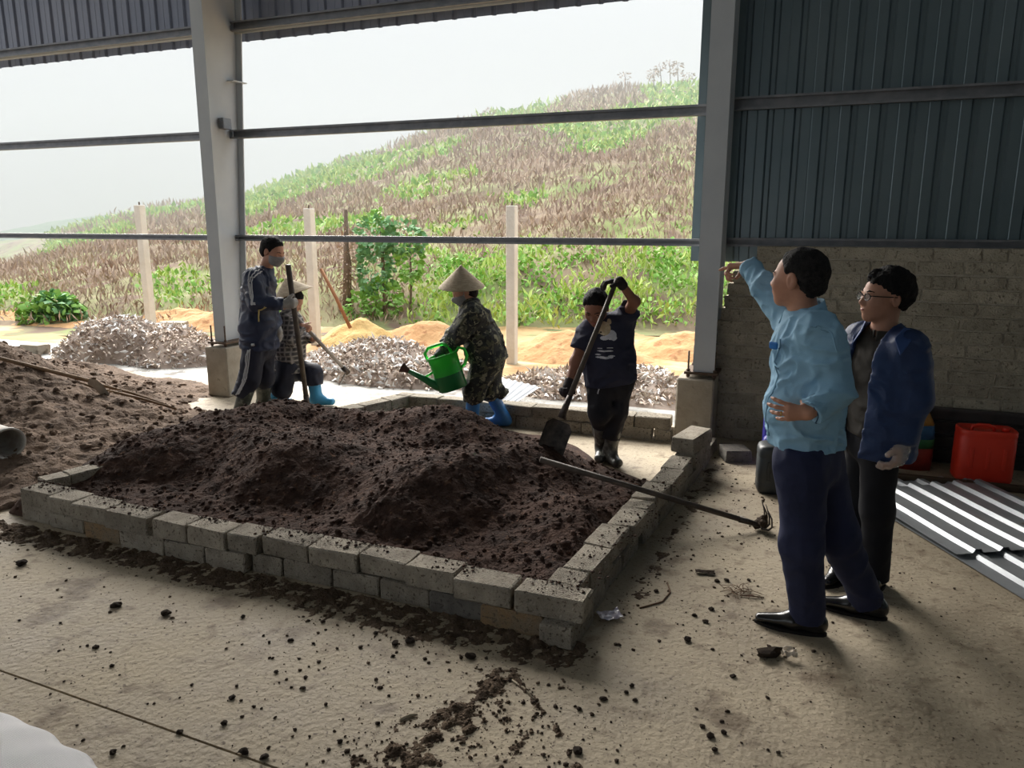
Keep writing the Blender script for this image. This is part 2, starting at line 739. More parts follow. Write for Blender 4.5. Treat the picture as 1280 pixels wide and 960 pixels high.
# fine trodden dirt specks over the concrete
_nt = m_floor.node_tree
_b = _nt.nodes['Principled BSDF']
_src = _b.inputs['Base Color'].links[0].from_socket
_tcf = _nt.nodes.new('ShaderNodeTexCoord')
for _sc, _lo, _hi, _col, _amt in ((9.0, 0.56, 0.72, (112, 96, 78), 0.75), (48.0, 0.60, 0.68, (84, 70, 57), 0.8), (120.0, 0.63, 0.70, (70, 58, 48), 0.8)):
    _no = _nt.nodes.new('ShaderNodeTexNoise'); _no.inputs['Scale'].default_value = _sc; _no.inputs['Detail'].default_value = 5
    _mr2 = _nt.nodes.new('ShaderNodeMapRange'); _mr2.inputs['From Min'].default_value = _lo; _mr2.inputs['From Max'].default_value = _hi; _mr2.inputs['To Max'].default_value = _amt
    _mx = _nt.nodes.new('ShaderNodeMix'); _mx.data_type = 'RGBA'; _mx.inputs['B'].default_value = (*lin(_col), 1)
    _nt.links.new(_tcf.outputs['Object'], _no.inputs['Vector']); _nt.links.new(_no.outputs['Fac'], _mr2.inputs['Value'])
    _nt.links.new(_mr2.outputs[0], _mx.inputs['Factor']); _nt.links.new(_src, _mx.inputs['A'])
    _src = _mx.outputs['Result']
_nt.links.new(_src, _b.inputs['Base Color'])

# ---- floor: two slabs with a cut joint between them (the line in the near left corner)
floor = thing('floor', 'tan concrete shed floor strewn with dirt, cut by a thin joint', 'floor', (0, 0, 0), kind='structure')
jA, jB = G(0, 838), G(345, 960)
jd = unit((jB - jA)[:2])
jn = np.array([-jd[1], jd[0]])                     # towards +Y side
def jy(x, off):
    return jA[1] + (x - jA[0]) * jd[1] / jd[0] + off
FX0, FX1, FY0, FY1 = -16.0, 4.2, -9.0, 6.72
MB().prism([(FX0, jy(FX0, 0.005), -0.12), (FX1, jy(FX1, 0.005), -0.12), (FX1, FY1, -0.12), (FX0, FY1, -0.12)], (0, 0, 0.12)).build('slab', m_floor, floor)
MB().prism([(FX0, FY0, -0.12), (FX1, FY0, -0.12), (FX1, jy(FX1, -0.005), -0.12), (FX0, jy(FX0, -0.005), -0.12)], (0, 0, 0.12)).build('slab', m_floor, floor)
MB().box((FX0, FY0, -0.2), (FX1, FY1, -0.13)).build('sub_base', mat('sub_base', (60, 52, 44), rough=1.0), floor)

# ---- the open front: columns on pedestals, girts, cladding, block infill
def pedestal(name, label, x0, x1, y0, y1, z1):
    o = MB().box((x0, y0, 0), (x1, y1, z1)).build(name, m_pede, None, bevel=0.012)
    tag(o, label, 'pedestal', kind='structure')
pedestal('column_pedestal', 'square concrete pedestal under the tall tapered steel column behind the tracksuit wearer', -5.88, -5.60, 6.05, 6.50, 0.52)
pedestal('column_pedestal', 'square concrete pedestal beside the block wall under the steel column', -1.02, -0.72, 6.14, 6.56, 0.545)

def column(label, xc, zb, y_in, y_out, hw, ztop, plate, box_z=None):
    """I-section of plates: inner flange, outer flange, web; y_in / y_out = (y at base, y at top)"""
    c = thing('steel_column', label, 'column', (xc, y_in[0], zb), kind='structure')
    t = 0.012
    z0 = zb + 0.05
    def fl(n, ya, yb, sgn):
        MB().prism([(xc - hw, ya, z0), (xc + hw, ya, z0), (xc + hw, yb, ztop), (xc - hw, yb, ztop)], (0, sgn * t, 0)).build(n, m_steel, c)
    fl('inner_flange', y_in[0], y_in[1], 1)
    fl('outer_flange', y_out[0], y_out[1], -1)
    MB().prism([(xc - 0.004, y_in[0] + t, z0), (xc - 0.004, y_out[0] - t, z0), (xc - 0.004, y_out[1] - t, ztop), (xc - 0.004, y_in[1] + t, ztop)], (0.008, 0, 0)).build('web', m_steel, c)
    px0, px1, py0, py1 = plate
    MB().box((px0, py0, zb + 0.03), (px1, py1, zb + 0.052)).build('base_plate', m_bolt, c, bevel=0.003)
    for bx in (px0 + 0.03, px1 - 0.03):
        for by in (py0 + 0.03, py1 - 0.03):
            b = MB()
            b.tube([(bx, by, zb - 0.02), (bx, by, zb + 0.22)], 0.008, 8)
            b.tube([(bx, by, zb + 0.052), (bx, by, zb + 0.072)], 0.016, 6)
            b.tube([(bx, by, zb + 0.006), (bx, by, zb + 0.028)], 0.016, 6)
            b.build('anchor_bolt', m_bolt, c)
    return c
colL = column('tall pale grey tapered steel column rising behind the tracksuit wearer', -5.73, 0.52, (6.13, 6.17), (6.45, 6.84), 0.075, 5.6, (-5.86, -5.62, 6.08, 6.48))
q = YP(281, 153, 6.28)
MB().box((-5.722, 6.33, q[2] - 0.05), (-5.66, 6.45, q[2] + 0.055)).build('cleat_plate', m_girt, colL, bevel=0.004)
MB().box((-5.722, 6.50, 3.18), (-5.64, 6.70, 3.19)).build('bracket', m_steel, colL)
colR = column('straight grey steel column beside the dark ribbed cladding', -0.815, 0.545, (6.20, 6.20), (6.50, 6.50), 0.085, 5.6, (-0.97, -0.70, 6.18, 6.53))

wall_back = thing('wall_back', 'open steel framed shed front with girts and ribbed sheet cladding', 'wall', (0, 6.6, 0), kind='structure')
def girt(x0, x1, y, z, h, d=0.055, lip=0.014):
    """C-section lying with its web outward, lips showing"""
    t = 0.004
    b = MB()
    b.box((x0, y + d - t, z - h / 2), (x1, y + d, z + h / 2))
    b.box((x0, y, z + h / 2 - t), (x1, y + d - t, z + h / 2))
    b.box((x0, y, z - h / 2), (x1, y + d - t, z - h / 2 + t))
    b.box((x0, y, z - h / 2 + t), (x1, y + t, z - h / 2 + t + lip))
    b.box((x0, y, z + h / 2 - t - lip), (x1, y + t, z + h / 2 - t))
    return b.build('girt', m_girt, wall_back)
for (x0, x1) in ((-15.9, -10.65), (-10.60, -5.74), (-5.72, -0.825)):
    girt(x0, x1, 6.45, 1.625, 0.06)
    girt(x0, x1, 6.48, 2.665, 0.085)
    girt(x0, x1, 6.60, 3.72, 0.09)
for z, h in ((1.63, 0.07), (2.70, 0.10), (3.74, 0.10), (4.8, 0.10)):
    girt(-0.80, 4.15, 6.50, z, h)

def ribbed_sheet(name, x0, w, y, z0, z1, m, parent, pitch=0.20, rib=0.024, into=-1, n=None, skew=0.0):
    """one trapezoid-ribbed sheet standing in the X-Z plane"""
    n = n or int(round(w / pitch))
    xs = []
    for k in range(n):
        a = x0 + k * pitch
        xs += [(a, 0), (a + pitch * 0.30, 0), (a + pitch * 0.33, 0.12), (a + pitch * 0.36, 0), (a + pitch * 0.68, 0), (a + pitch * 0.75, 1), (a + pitch * 0.90, 1), (a + pitch * 0.97, 0)]
    xs.append((x0 + n * pitch + 0.012, 0))
    v, f = [], []
    for t in (0, 0.0012):
        for x, q in xs:
            for z in (z0, z1):
                v.append((x, y + t + (-into) * q * rib, z))
    k = len(xs)
    for s in range(2):
        for i in range(k - 1):
            a = s * 2 * k + 2 * i
            f.append((a, a + 2, a + 3, a + 1) if s == 0 else (a, a + 1, a + 3, a + 2))
    return MB().raw(v, f).build(name, m, parent)
for k in range(5):
    ribbed_sheet('cladding_sheet', -1.02 + k * 1.0, 1.0, 6.565 + 0.0015 * (k % 2), 1.47, 5.6, m_clad, wall_back)
for k in range(15):
    ribbed_sheet('upper_sheet', -15.9 + k * 1.0, 1.0 if k < 14 else 0.88, 6.86 + 0.0015 * (k % 2), 3.63, 5.6, m_clad2, wall_back, pitch=0.20 if k < 14 else 0.22, n=None if k < 14 else 4)
# a light flashing under the upper sheets
MB().box((-15.9, 6.655, 3.655), (-5.74, 6.66, 3.685)).box((-5.72, 6.655, 3.655), (-0.83, 6.66, 3.685)).build('flashing', mat('flashing', (196, 192, 180), rough=0.4), wall_back)

# block infill beside the column: each block its own piece, ragged toward the column
infill = thing('wall_back_infill', 'unplastered grey block wall with a ragged broken edge below the cladding', 'wall', (0, 6.42, 0), kind='structure')
BL, BH, BW = 0.30, 0.088, 0.13
MO = 0.013
block_meshes = []
def rough_block(L, Wd, H, seed, bevel=0.006, jit=0.004):
    g = np.random.default_rng(seed)
    b = MB().box((-L / 2, -Wd / 2, 0), (L / 2, Wd / 2, H))
    me = b.mesh('block', bevel)
    co = np.empty(len(me.vertices) * 3)
    me.vertices.foreach_get('co', co)
    co += g.uniform(-jit, jit, co.size)
    me.vertices.foreach_set('co', co)
    me.update()
    return me
def mesh_obj(name, me, parent, loc, rz=0.0, m=None, tilt=(0, 0)):
    o = bpy.data.objects.new(name, me)
    C.objects.link(o)
    if parent is not None:
        o.parent = parent
        loc = np.asarray(loc, float) - origin_of(parent)
    o.location = tuple(float(q) for q in loc)
    o.rotation_euler = (tilt[0], tilt[1], rz)
    if m is not None:
        if not me.materials:
            me.materials.append(m)
        o.material_slots[0].link = 'OBJECT'
        o.material_slots[0].material = m
    return o
wb = {L: [rough_block(L, BW, BH, 10 + i + int(L * 1000), 0.005, 0.0035) for i in range(3)] for L in (0.30, 0.15, 0.22, 0.10)}
edge = [-0.718, -0.718, -0.718, -0.718, -0.718, -0.718, -0.76, -0.77, -0.75, -0.76, -0.73, -0.71, -0.69, -0.655, -0.50, -0.48]
mort = MB()
zc = 0.0
WALL_X1 = 3.0
for c_ in range(16):
    x = edge[c_]
    z = c_ * (BH + MO)
    first = True
    mort.box((x + 0.01, 6.432, z - MO), (WALL_X1, 6.54, z + BH))
    k = 0
    while x < WALL_X1 - 0.12:
        L = 0.30
        if first:
            L = (0.30, 0.15, 0.22)[c_ % 3]
        elif rng.random() < 0.08:
            L = 0.15
        first = False
        mesh_obj('block', wb[L][int(rng.integers(3))], infill, (x + L / 2, 6.42 + BW / 2 + rng.uniform(-0.006, 0.006), z + rng.uniform(-0.002, 0.002)), m=m_wallblock)
        x += L + MO + rng.uniform(-0.003, 0.004)
mort.build('mortar', m_mortar, infill)

# right end, rear and roof of the shed (out of the picture, they keep the inside dark; lower rear bays opened to add fill light)
wr = thing('wall_right', 'ribbed sheet end wall of the shed', 'wall', (4.2, 0, 0), kind='structure')
MB().box((4.16, FY0, 0), (4.24, 6.7, 5.6)).build('end_sheet', m_clad, wr)
wf = thing('wall_front', 'ribbed sheet rear wall of the shed', 'wall', (0, FY0, 0), kind='structure')
MB().box((-1.5, FY0 - 0.08, 0), (4.2, FY0, 5.9)).build('rear_sheet', m_clad, wf)
MB().box((FX0, FY0 - 0.08, 4.2), (-1.5, FY0, 5.9)).build('upper_sheet', m_clad, wf)
for k in range(3):
    MB().box((-6.2 - 4.8 * k, FY0 - 0.2, 0), (-6.0 - 4.8 * k, FY0, 5.9)).build('rear_post', m_steel, wf)
ceiling = thing('ceiling', 'sheet metal shed roof', 'roof', (0, 0, 5.6), kind='structure')
MB().prism([(FX0, 7.1, 5.55), (4.4, 7.1, 5.55), (4.4, -1.0, 6.9), (FX0, -1.0, 6.9)], (0, 0, 0.05)).build('roof_slope', m_roof, ceiling)
MB().prism([(FX0, -1.0, 6.9), (4.4, -1.0, 6.9), (4.4, FY0 - 0.3, 5.8), (FX0, FY0 - 0.3, 5.8)], (0, 0, 0.05)).build('roof_slope', m_roof, ceiling)

# ================================================================== OUTSIDE
m_apron = mat('wet_apron', (142, 140, 134), (164, 163, 158), (96, 88, 78), scale=2.2, rough=0.18, rough2=0.5, spec=0.6, spot=0.0, spot_scale=2.4, bump=0.1, bscale=12)
m_yard = mat('yard_earth', (176, 150, 106), (164, 124, 84), (182, 164, 130), scale=0.8, detail=9, rough=0.95, bump=0.7, bscale=14, spot=0.05, spot_scale=1.1)
m_sand = mat('yellow_sand', (198, 164, 106), (208, 177, 120), (180, 140, 90), scale=3, detail=8, rough=0.95, bump=0.9, bscale=20, spot=0.0, spot_scale=6)
m_clay = mat('orange_clay', (188, 142, 98), (202, 162, 116), (170, 124, 86), scale=3, detail=8, rough=0.95, bump=0.9, bscale=16, spot=0.0, spot_scale=6)

def lmb(X, Y):
    """(across, ahead) of points as seen from where the photographer stands, for measuring slopes"""
    return X * _r[0] + Y * _r[1], X * _h[0] + Y * _h[1]

# the hill: ridge heights measured at 70 m
ridge_px = [(-420, 336), (-200, 330), (0, 332), (100, 291), (190, 269), (270, 258), (310, 248), (360, 231), (420, 210), (480, 194), (540, 169), (600, 150), (700, 135), (780, 125), (875, 110), (1000, 95), (1300, 80), (1700, 70)]
rl = np.array([float(W(x, y, 70) @ _r) for x, y in ridge_px])
rz_ = np.array([float(W(x, y, 70)[2]) for x, y in ridge_px])
def hill_z(X, Y):
    l, d = lmb(X, Y)
    foot = 13.2 + 0.9 * (fbm2(l * 0.22, d * 0 + 3, 3, 21) - 0.5) * 2 + np.clip(-l - 3, 0, 30) * 0.12
    t = (d - foot) / (70 - foot)
    u = l * 70 / np.clip(d, 8, 200)                     # slopes fan out from the shed
    H = np.interp(u, rl, rz_)
    z = H * np.where(t < 1, np.clip(t, 0, 1) ** 1.0, np.clip(1 - (t - 1) * 0.7, -1, 1))
    z = z + np.clip(t * 30, 0, 1) * ((fbm2(l * 0.12, d * 0.12, 4, 5) - 0.5) * 1.5 * np.clip(t * 6, 0.15, 1) + (fbm2(l * 0.9, d * 0.9, 3, 6) - 0.5) * 0.35)
    z = z + sstep(0.0, 0.03, t) * 0.32
    return np.where(t > 0, z, -0.05 + 0.0 * t)
def yard_z(X, Y):
    b = -0.03 + (fbm2(X * 0.6, Y * 0.6, 4, 31) - 0.5) * 0.10 + (fbm2(X * 3, Y * 3, 3, 32) - 0.5) * 0.05
    return np.where(Y < 7.9, -0.06 + (b + 0.03) * 0.4, b) - 0.03
def terrain_z(X, Y):
    l, d = lmb(X, Y)
    return np.maximum(yard_z(X, Y), hill_z(X, Y))
m_hill = mat('hill_soil', (130, 114, 94), (128, 140, 88), (112, 94, 80), scale=0.35, detail=10, rough=1.0, lo=0.40, hi=0.60, spot=0.06, spot_scale=1.3, bump=0.5, bscale=6)
yard = height_mesh('ground', np.arange(-34, 12.1, 0.16), np.arange(6.72, 16.5, 0.12), lambda X, Y: yard_z(X, Y) - 0.4 * sstep(13.5, 15.5, lmb(X, Y)[1]), m_yard)
tag(yard, 'bare yellow and orange earth yard outside the shed', 'ground', kind='structure')
dd = 12.4 * (100 / 12.4) ** np.linspace(0, 1, 260)
ss = np.linspace(-1.30, 1.1, 420)
SS, DD = np.meshgrid(ss, dd)
Xh, Yh = SS * DD * _r[0] + DD * _h[0], SS * DD * _r[1] + DD * _h[1]
Zh = hill_z(Xh, Yh)
idx = np.arange(SS.size).reshape(SS.shape)
hf = np.stack([idx[:-1, :-1].ravel(), idx[:-1, 1:].ravel(), idx[1:, 1:].ravel(), idx[1:, :-1].ravel()], 1)
hill = link_mesh('hill', np_mesh('hill', np.stack([Xh.ravel(), Yh.ravel(), Zh.ravel()], 1), hf), m_hill)
tag(hill, 'hazy scrub covered hillside rising to the right beyond the yard', 'hill', kind='structure')

# far wooded ridge on the left
def far_ridge(name, label, pts, d, m, seed):
    v, f = [], []
    g = np.random.default_rng(seed)
    xs = np.linspace(pts[0][0], pts[-1][0], 160)
    ys = np.interp(xs, [p[0] for p in pts], [p[1] for p in pts])
    ys = ys + (fbm2(xs * 0.05, xs * 0, 4, seed) - 0.5) * 10
    n = len(xs)
    for j, (dq, k) in enumerate(((d - 40, 0.0), (d - 14, 0.6), (d, 1.0), (d + 20, 0.8), (d + 40, 0.0))):
        for x, y in zip(xs, ys):
            p = W(x, y, d)
            q = p + (dq - d) * _h
            q[2] = p[2] * k + g.uniform(-0.4, 0.4) - (2 if k == 0 else 0)
            v.append(q)
    for j in range(4):
        for i in range(n - 1):
            f.append((j * n + i, j * n + i + 1, (j + 1) * n + i + 1, (j + 1) * n + i))
    o = link_mesh(name, np_mesh(name, v, f), m)
    tag(o, label, 'hill', kind='structure')
m_far = mat('far_wood', (86, 118, 98), (104, 132, 108), scale=0.2, rough=1.0)
far_ridge('far_hill', 'faint blue wooded ridge in the mist beyond the hillside', [(60, 292), (110, 276), (150, 268), (200, 278), (300, 285)], 150, m_far, 4)
far_ridge('far_hill', 'misty green slope low behind the hillside at the edge of the picture', [(-300, 290), (-100, 300), (0, 306), (40, 318), (80, 330)], 110, m_far, 6)

# wet concrete apron outside the front
ap = MB()
ap.prism([(-15, 6.73, -0.1), (0.9, 6.73, -0.1), (0.9, 7.25, -0.1), (-5.0, 7.35, -0.1), (-6.4, 7.9, -0.1), (-8.2, 8.0, -0.1), (-15, 7.9, -0.1)], (0, 0, 0.085))
tag(ap.build('apron', m_apron, None, bevel=0.01), 'wet pale concrete apron along the open shed front', 'pavement', kind='structure')

# fence posts of concrete
for (bx, by, ty, lab) in ((190, 415, 254, 'pale concrete fence post standing alone near the round bush'),
                          (395, 425, 258, 'pale concrete fence post beside the leaning wooden pole'),
                          (640, 447, 254, 'pale concrete fence post beside the conical hat of the watering worker')):
    p = G(bx, by)
    d = float(p @ _h)
    top = W(bx + (-1 if bx < 300 else 2), ty, d)[2]
    hw = 0.062
    b = MB().prism([(p[0] - hw, p[1] - hw, -0.2), (p[0] + hw, p[1] - hw, -0.2), (p[0] + hw, p[1] + hw, -0.2), (p[0] - hw, p[1] + hw, -0.2)], (0, 0, top + 0.2 - 0.03))
    o = b.build('concrete_post', mat('post_concrete', (212, 206, 194), (224, 219, 209), scale=5, rough=0.9, bump=0.3, bscale=30), None, bevel=0.008)
    t_ = thing('fence_post', lab, 'post', (p[0], p[1], 0))
    o.parent = t_
    o.location = (0, 0, o.location[2])
    o.name = 'shaft'
    cp = MB().tube([(p[0], p[1], top - 0.035), (p[0], p[1], top + 0.02)], 0.012, 6)
    cp.build('tie_rod', m_bolt, t_)

# sand and clay mounds along the fence
def mound(name, label, cx, cy, rx, ry, hgt, m, seed, cat='mound', group=None, rot=0.0, rough=1.0):
    n = int(max(rx, ry) * 2.3 / 0.045)
    n = min(max(n, 24), 110)
    def zf(X, Y):
        u, w = (X - cx), (Y - cy)
        q = np.sqrt((u / rx) ** 2 + (w / ry) ** 2) + (fbm2(X * 1.4, Y * 1.4, 3, seed) - 0.5) * 0.5
        b = hgt * np.clip(1 - q, -0.2, 1) ** 1 * (0.8 + 0.5 * fbm2(X * 3, Y * 3, 3, seed + 3))
        return b + (fbm2(X * 9, Y * 9, 3, seed + 5) - 0.5) * 0.09 * rough * np.clip(1.3 - q, 0, 1) - 0.05
    o = height_mesh(name, np.linspace(-rx * 1.15, rx * 1.15, n) + cx, np.linspace(-ry * 1.15, ry * 1.15, n) + cy, zf, m)
    return tag(o, label, cat, group)
p = G(437, 425)
mound('sand_mound', 'yellow sand mound with a wooden pole stuck in it', p[0], p[1] + 0.25, 0.75, 0.55, 0.42, m_sand, 3)
p = G(520, 428)
mound('clay_mound', 'low orange clay mound behind the watering can', p[0], p[1] + 0.5, 1.0, 0.6, 0.32, m_clay, 8)
p = G(690, 445)
mound('clay_mound', 'orange clay mound between the fence post and the shovelling worker', p[0], p[1] + 0.5, 1.2, 0.6, 0.34, m_clay, 14)
p = G(835, 440)
mound('clay_mound', 'orange clay mound beside the steel column on the yard', p[0] + 0.1, p[1] + 0.3, 1.1, 0.6, 0.30, m_clay, 17)
p = G(180, 408)
mound('clay_mound', 'low orange clay bank behind the lone fence post', p[0], p[1] + 0.9, 1.6, 0.6, 0.30, m_clay, 23)
p = G(255, 412)
mound('clay_mound', 'low orange clay bank seen just beside the tall steel column', p[0], p[1] + 0.6, 1.2, 0.6, 0.34, m_clay, 27)
p = G(20, 400)
mound('clay_mound', 'flat orange clay bank below the round bush', p[0] - 0.4, p[1] + 0.2, 2.6, 0.5, 0.16, m_clay, 29)
# ================================================================== THE BLOCK ENCLOSURE AND ITS HEAP
KL, KW, KH = 0.292, 0.15, 0.10
kb = [rough_block(KL, KW, KH, 200 + i, 0.006, 0.0045) for i in range(4)]
kb_half = [rough_block(0.145, KW, KH, 220 + i, 0.006, 0.0045) for i in range(2)]
def block_at(parent, x, y, z, rz, half=False, m=None, tilt=(0, 0)):
    me = (kb_half if half else kb)[int(rng.integers(2 if half else 4))]
    return mesh_obj('block', me, parent, (x, y, z), rz, m or m_block, tilt)
def block_row(parent, A, B, courses, start=(0, 0.5), wob=0.012, skip=(), mats=None):
    A, B = np.asarray(A, float), np.asarray(B, float)
    L = np.linalg.norm(B - A)
    d = (B - A) / L
    nrm = np.array([-d[1], d[0]])
    rz = math.atan2(d[1], d[0])
    pitch = KL + 0.010
    for c_ in range(courses):
        s = (start[c_ % 2] - 0.5) * pitch
        i = 0
        while s + pitch * 0.5 < L - 0.02:
            mid = s + pitch / 2
            half = False
            if s < -0.02:
                mid = (s + pitch) / 2
                half = True
            if mid + KL / 2 > L + 0.12:
                break
            if (c_, i) not in skip:
                o = rng.normal(0, wob)
                p = A + d * mid + nrm * np.clip(o, -0.025, 0.025)
                block_at(parent, p[0], p[1], c_ * (KH + 0.003), rz + rng.normal(0, 0.015), half, (mats or {}).get((c_, i)))
            s += pitch
            i += 1
front_w = thing('block_wall', 'low two-course row of loose grey blocks along the near edge of the compost bin', 'wall', (-2.7, 2.94, 0))
def run(parent, bounds, z, py, ymeas, mats):
    """blocks between measured joints along the near face; ymeas: (x, y of the outer face)"""
    for i, (a, b) in enumerate(bounds):
        xa, xb = (YP(q, np.interp(q, (12, 730), py), 2.90)[0] for q in (a, b))
        x = (xa + xb) / 2
        yo = float(np.interp(x, [q[0] for q in ymeas], [q[1] for q in ymeas])) + rng.uniform(-0.013, 0.013)
        o = block_at(parent, x, yo + KW / 2, z, rng.normal(0, 0.012), m=mats.get(i))
        o.scale = ((xb - xa - 0.006) / KL, 1, 1)
ym = [(-4.6, 2.97), (-3.9, 2.93), (-3.6, 2.885), (-3.0, 2.875), (-2.7, 2.90), (-2.3, 2.93), (-1.7, 2.92), (-1.15, 2.875), (-0.8, 2.865)]
run(front_w, [(12, 52), (53, 96), (101, 147), (150, 206), (207, 257), (258, 309), (310, 347), (349, 409), (411, 470), (472, 535), (536, 602), (603, 680)], 0.0, (632, 785), ym, {2: m_block_tan, 10: m_block_dark, 11: m_block_tan})
block_at(front_w, -0.925, 2.965, 0.0, 1.53)
run(front_w, [(12, 51), (52, 85), (86, 130), (131, 184), (190, 232), (233, 281), (282, 319), (321, 380), (381, 442), (443, 503), (504, 567), (568, 641), (645, 733)], KH + 0.003, (607, 757), ym, {})
right_w = thing('block_wall', 'low grey block row of the compost bin on the side of the two standing observers', 'wall', (-0.85, 4.3, 0))
block_row(right_w, (-0.945, 3.02), (-0.885, 4.00), 2, (0.56, 0.0), 0.010)
block_row(right_w, (-0.88, 4.02), (-0.775, 5.15), 2, (0.5, 0.2), 0.010)
block_row(right_w, (-0.77, 5.17), (-0.74, 6.05), 1, (0.5, 0.5), 0.008)
block_row(right_w, (-0.77, 5.17), (-0.745, 5.80), 2, (0.5, 0.5), 0.006, skip={(0, 0), (0, 1), (0, 2)})
back_w = thing('block_wall', 'low grey block row of the compost bin between the two steel columns', 'wall', (-2.2, 6.15, 0))
block_row(back_w, (-3.62, 6.125), (-1.03, 6.20), 2, (0.5, 0.0), 0.010)
block_at(back_w, -1.112, 6.195, 0.0, 0.02, True)
left_w = thing('block_wall', 'slanting low grey block row of the compost bin half buried by the heap', 'wall', (-4.1, 4.5, 0))
block_row(left_w, (-4.465, 3.13), (-3.555, 6.05), 2, (0.5, 0.0), 0.010)
# the tilted block on top, and a loose block on the floor by the pedestal
o = mesh_obj('loose_block', rough_block(0.36, 0.165, 0.105, 301, 0.007, 0.005), None, (-0.76, 5.36, 2 * (KH + 0.003) + 0.004), math.radians(77), m_block)
tag(o, 'grey concrete block lying as a third layer on the end of the bin wall', 'block')
o = mesh_obj('loose_block', rough_block(0.20, 0.19, 0.09, 303, 0.006, 0.005), None, (-0.50, 5.86, 0.0), math.radians(24), m_block_dark)
tag(o, 'single short concrete block on the floor at the foot of the pedestal', 'block')

m_compost = mat('compost', (58, 44, 38), (80, 60, 51), (104, 78, 63), scale=7, detail=10, rough=0.95, spec=0.2, bump=1.0, bscale=55, spot=-0.02, spot_scale=22)
m_soil = mat('brown_soil', (98, 82, 70), (124, 105, 90), (78, 64, 54), scale=4, detail=10, rough=0.95, spec=0.2, bump=1.0, bscale=45, spot=0.0, spot_scale=10)
m_clod = mat('clod', (62, 52, 44), (82, 69, 58), scale=30, rough=0.95, spec=0.2, bump=0.8, bscale=90, rand=0.25)

def gau(X, Y, cx, cy, rx, ry, rot=0.0):
    c_, s_ = math.cos(rot), math.sin(rot)
    u = ((X - cx) * c_ + (Y - cy) * s_) / rx
    w = (-(X - cx) * s_ + (Y - cy) * c_) / ry
    return np.exp(-(u * u + w * w))
def heap_z(X, Y, fine=True):
    wx = X + (fbm2(X * 1.3, Y * 1.3, 3, 41) - 0.5) * 0.5
    wy = Y + (fbm2(X * 1.3 + 9, Y * 1.3, 3, 42) - 0.5) * 0.5
    lobes = [0.47 * gau(wx, wy, -2.55, 5.05, 0.75, 0.62), 0.43 * gau(wx, wy, -3.95, 4.35, 0.75, 0.85), 0.40 * gau(wx, wy, -3.1, 4.05, 0.95, 0.62, 0.2),
             0.43 * gau(wx, wy, -2.05, 4.00, 0.62, 0.80, -0.35), 0.34 * gau(wx, wy, -1.65, 4.55, 0.48, 0.65, 0.2), 0.36 * gau(wx, wy, -3.35, 4.95, 0.7, 0.5),
             0.25 * gau(wx, wy, -1.25, 3.75, 0.42, 0.55), 0.33 * gau(wx, wy, -4.25, 3.85, 0.45, 0.6), 0.36 * gau(wx, wy, -4.0, 4.8, 0.5, 0.5)]
    S = np.zeros_like(X)
    for q in lobes:
        S = S + np.maximum(q, 0) ** 3.0
    z = S ** (1 / 3.0)
    rim = 0.155 * sstep(2.95, 3.05, Y) * sstep(4.95, 4.2, Y - 0.35 * (X + 2.2)) * sstep(-4.75, -4.5, X) * sstep(-0.85, -1.0, X)
    z = np.maximum(z, rim) + 0.25 * np.minimum(z, rim)
    z = z - 0.05
    if fine:
        e = np.clip(z * 6, 0, 1)
        z = z + e * ((fbm2(X * 2.2, Y * 2.2, 3, 47) - 0.5) * 0.10 + (fbm2(X * 8, Y * 8, 3, 43) - 0.5) * 0.040 + (np.abs(fbm2(X * 19, Y * 19, 2, 44) - 0.5)) * 0.028 + (fbm2(X * 45, Y * 45, 2, 45) - 0.5) * 0.018)
    left = -4.56 + 0.29 * (Y - 3.0)
    z = np.where((Y < 2.99), -0.05, z)
    z = np.where(X > -0.90 + 0.055 * (Y - 3.5), -0.05, z)
    return z * sstep(-5.15, -4.75, X) - 0.03 * (1 - sstep(-5.15, -4.75, X))
heap = thing('compost_heap', 'large dark brown compost heap filling the block enclosure', 'compost heap', (-2.7, 4.4, 0))
height_mesh('heap_body', np.arange(-5.2, -0.8, 0.0135), np.arange(2.97, 6.05, 0.0135), heap_z, m_compost, heap)
g = np.random.default_rng(51)
n = 9000
cx, cy = g.uniform(-4.9, -0.95, n), g.uniform(3.0, 5.9, n)
cz = heap_z(cx, cy)
k = (cz > 0.03)
R = 0.004 + 0.018 * g.random(n) ** 6
tag(lump_cloud('compost_crumbs', np.stack([cx, cy, cz + R * 0.2], 1)[k], R[k], m_compost, heap, 0.8, 5), kind='stuff')

# soil spilled on the tops of the wall blocks
n = 2600
tx = np.concatenate([g.uniform(-4.5, -0.85, 1500), g.uniform(-0.99, -0.80, 1100)])
ty = np.concatenate([np.interp(tx[:1500], [q[0] for q in ym], [q[1] for q in ym]) + 0.15 - 0.13 * g.random(1500) ** 2, g.uniform(3.05, 5.1, 1100)])
tx[1500:] += (ty[1500:] - 3.0) * 0.075
kk = (fbm2(tx * 4, ty * 4, 2, 48) > 0.42) & (g.random(n) < np.where(np.arange(n) < 1500, 0.9, 0.5))
R = 0.0025 + 0.008 * g.random(n) ** 5
tag(lump_cloud('spilled_crumbs', np.stack([tx, ty, np.full(n, 2 * KH + 0.004) + R * 0.3], 1)[kk], R[kk], m_compost, heap, 0.6, 7), kind='stuff')

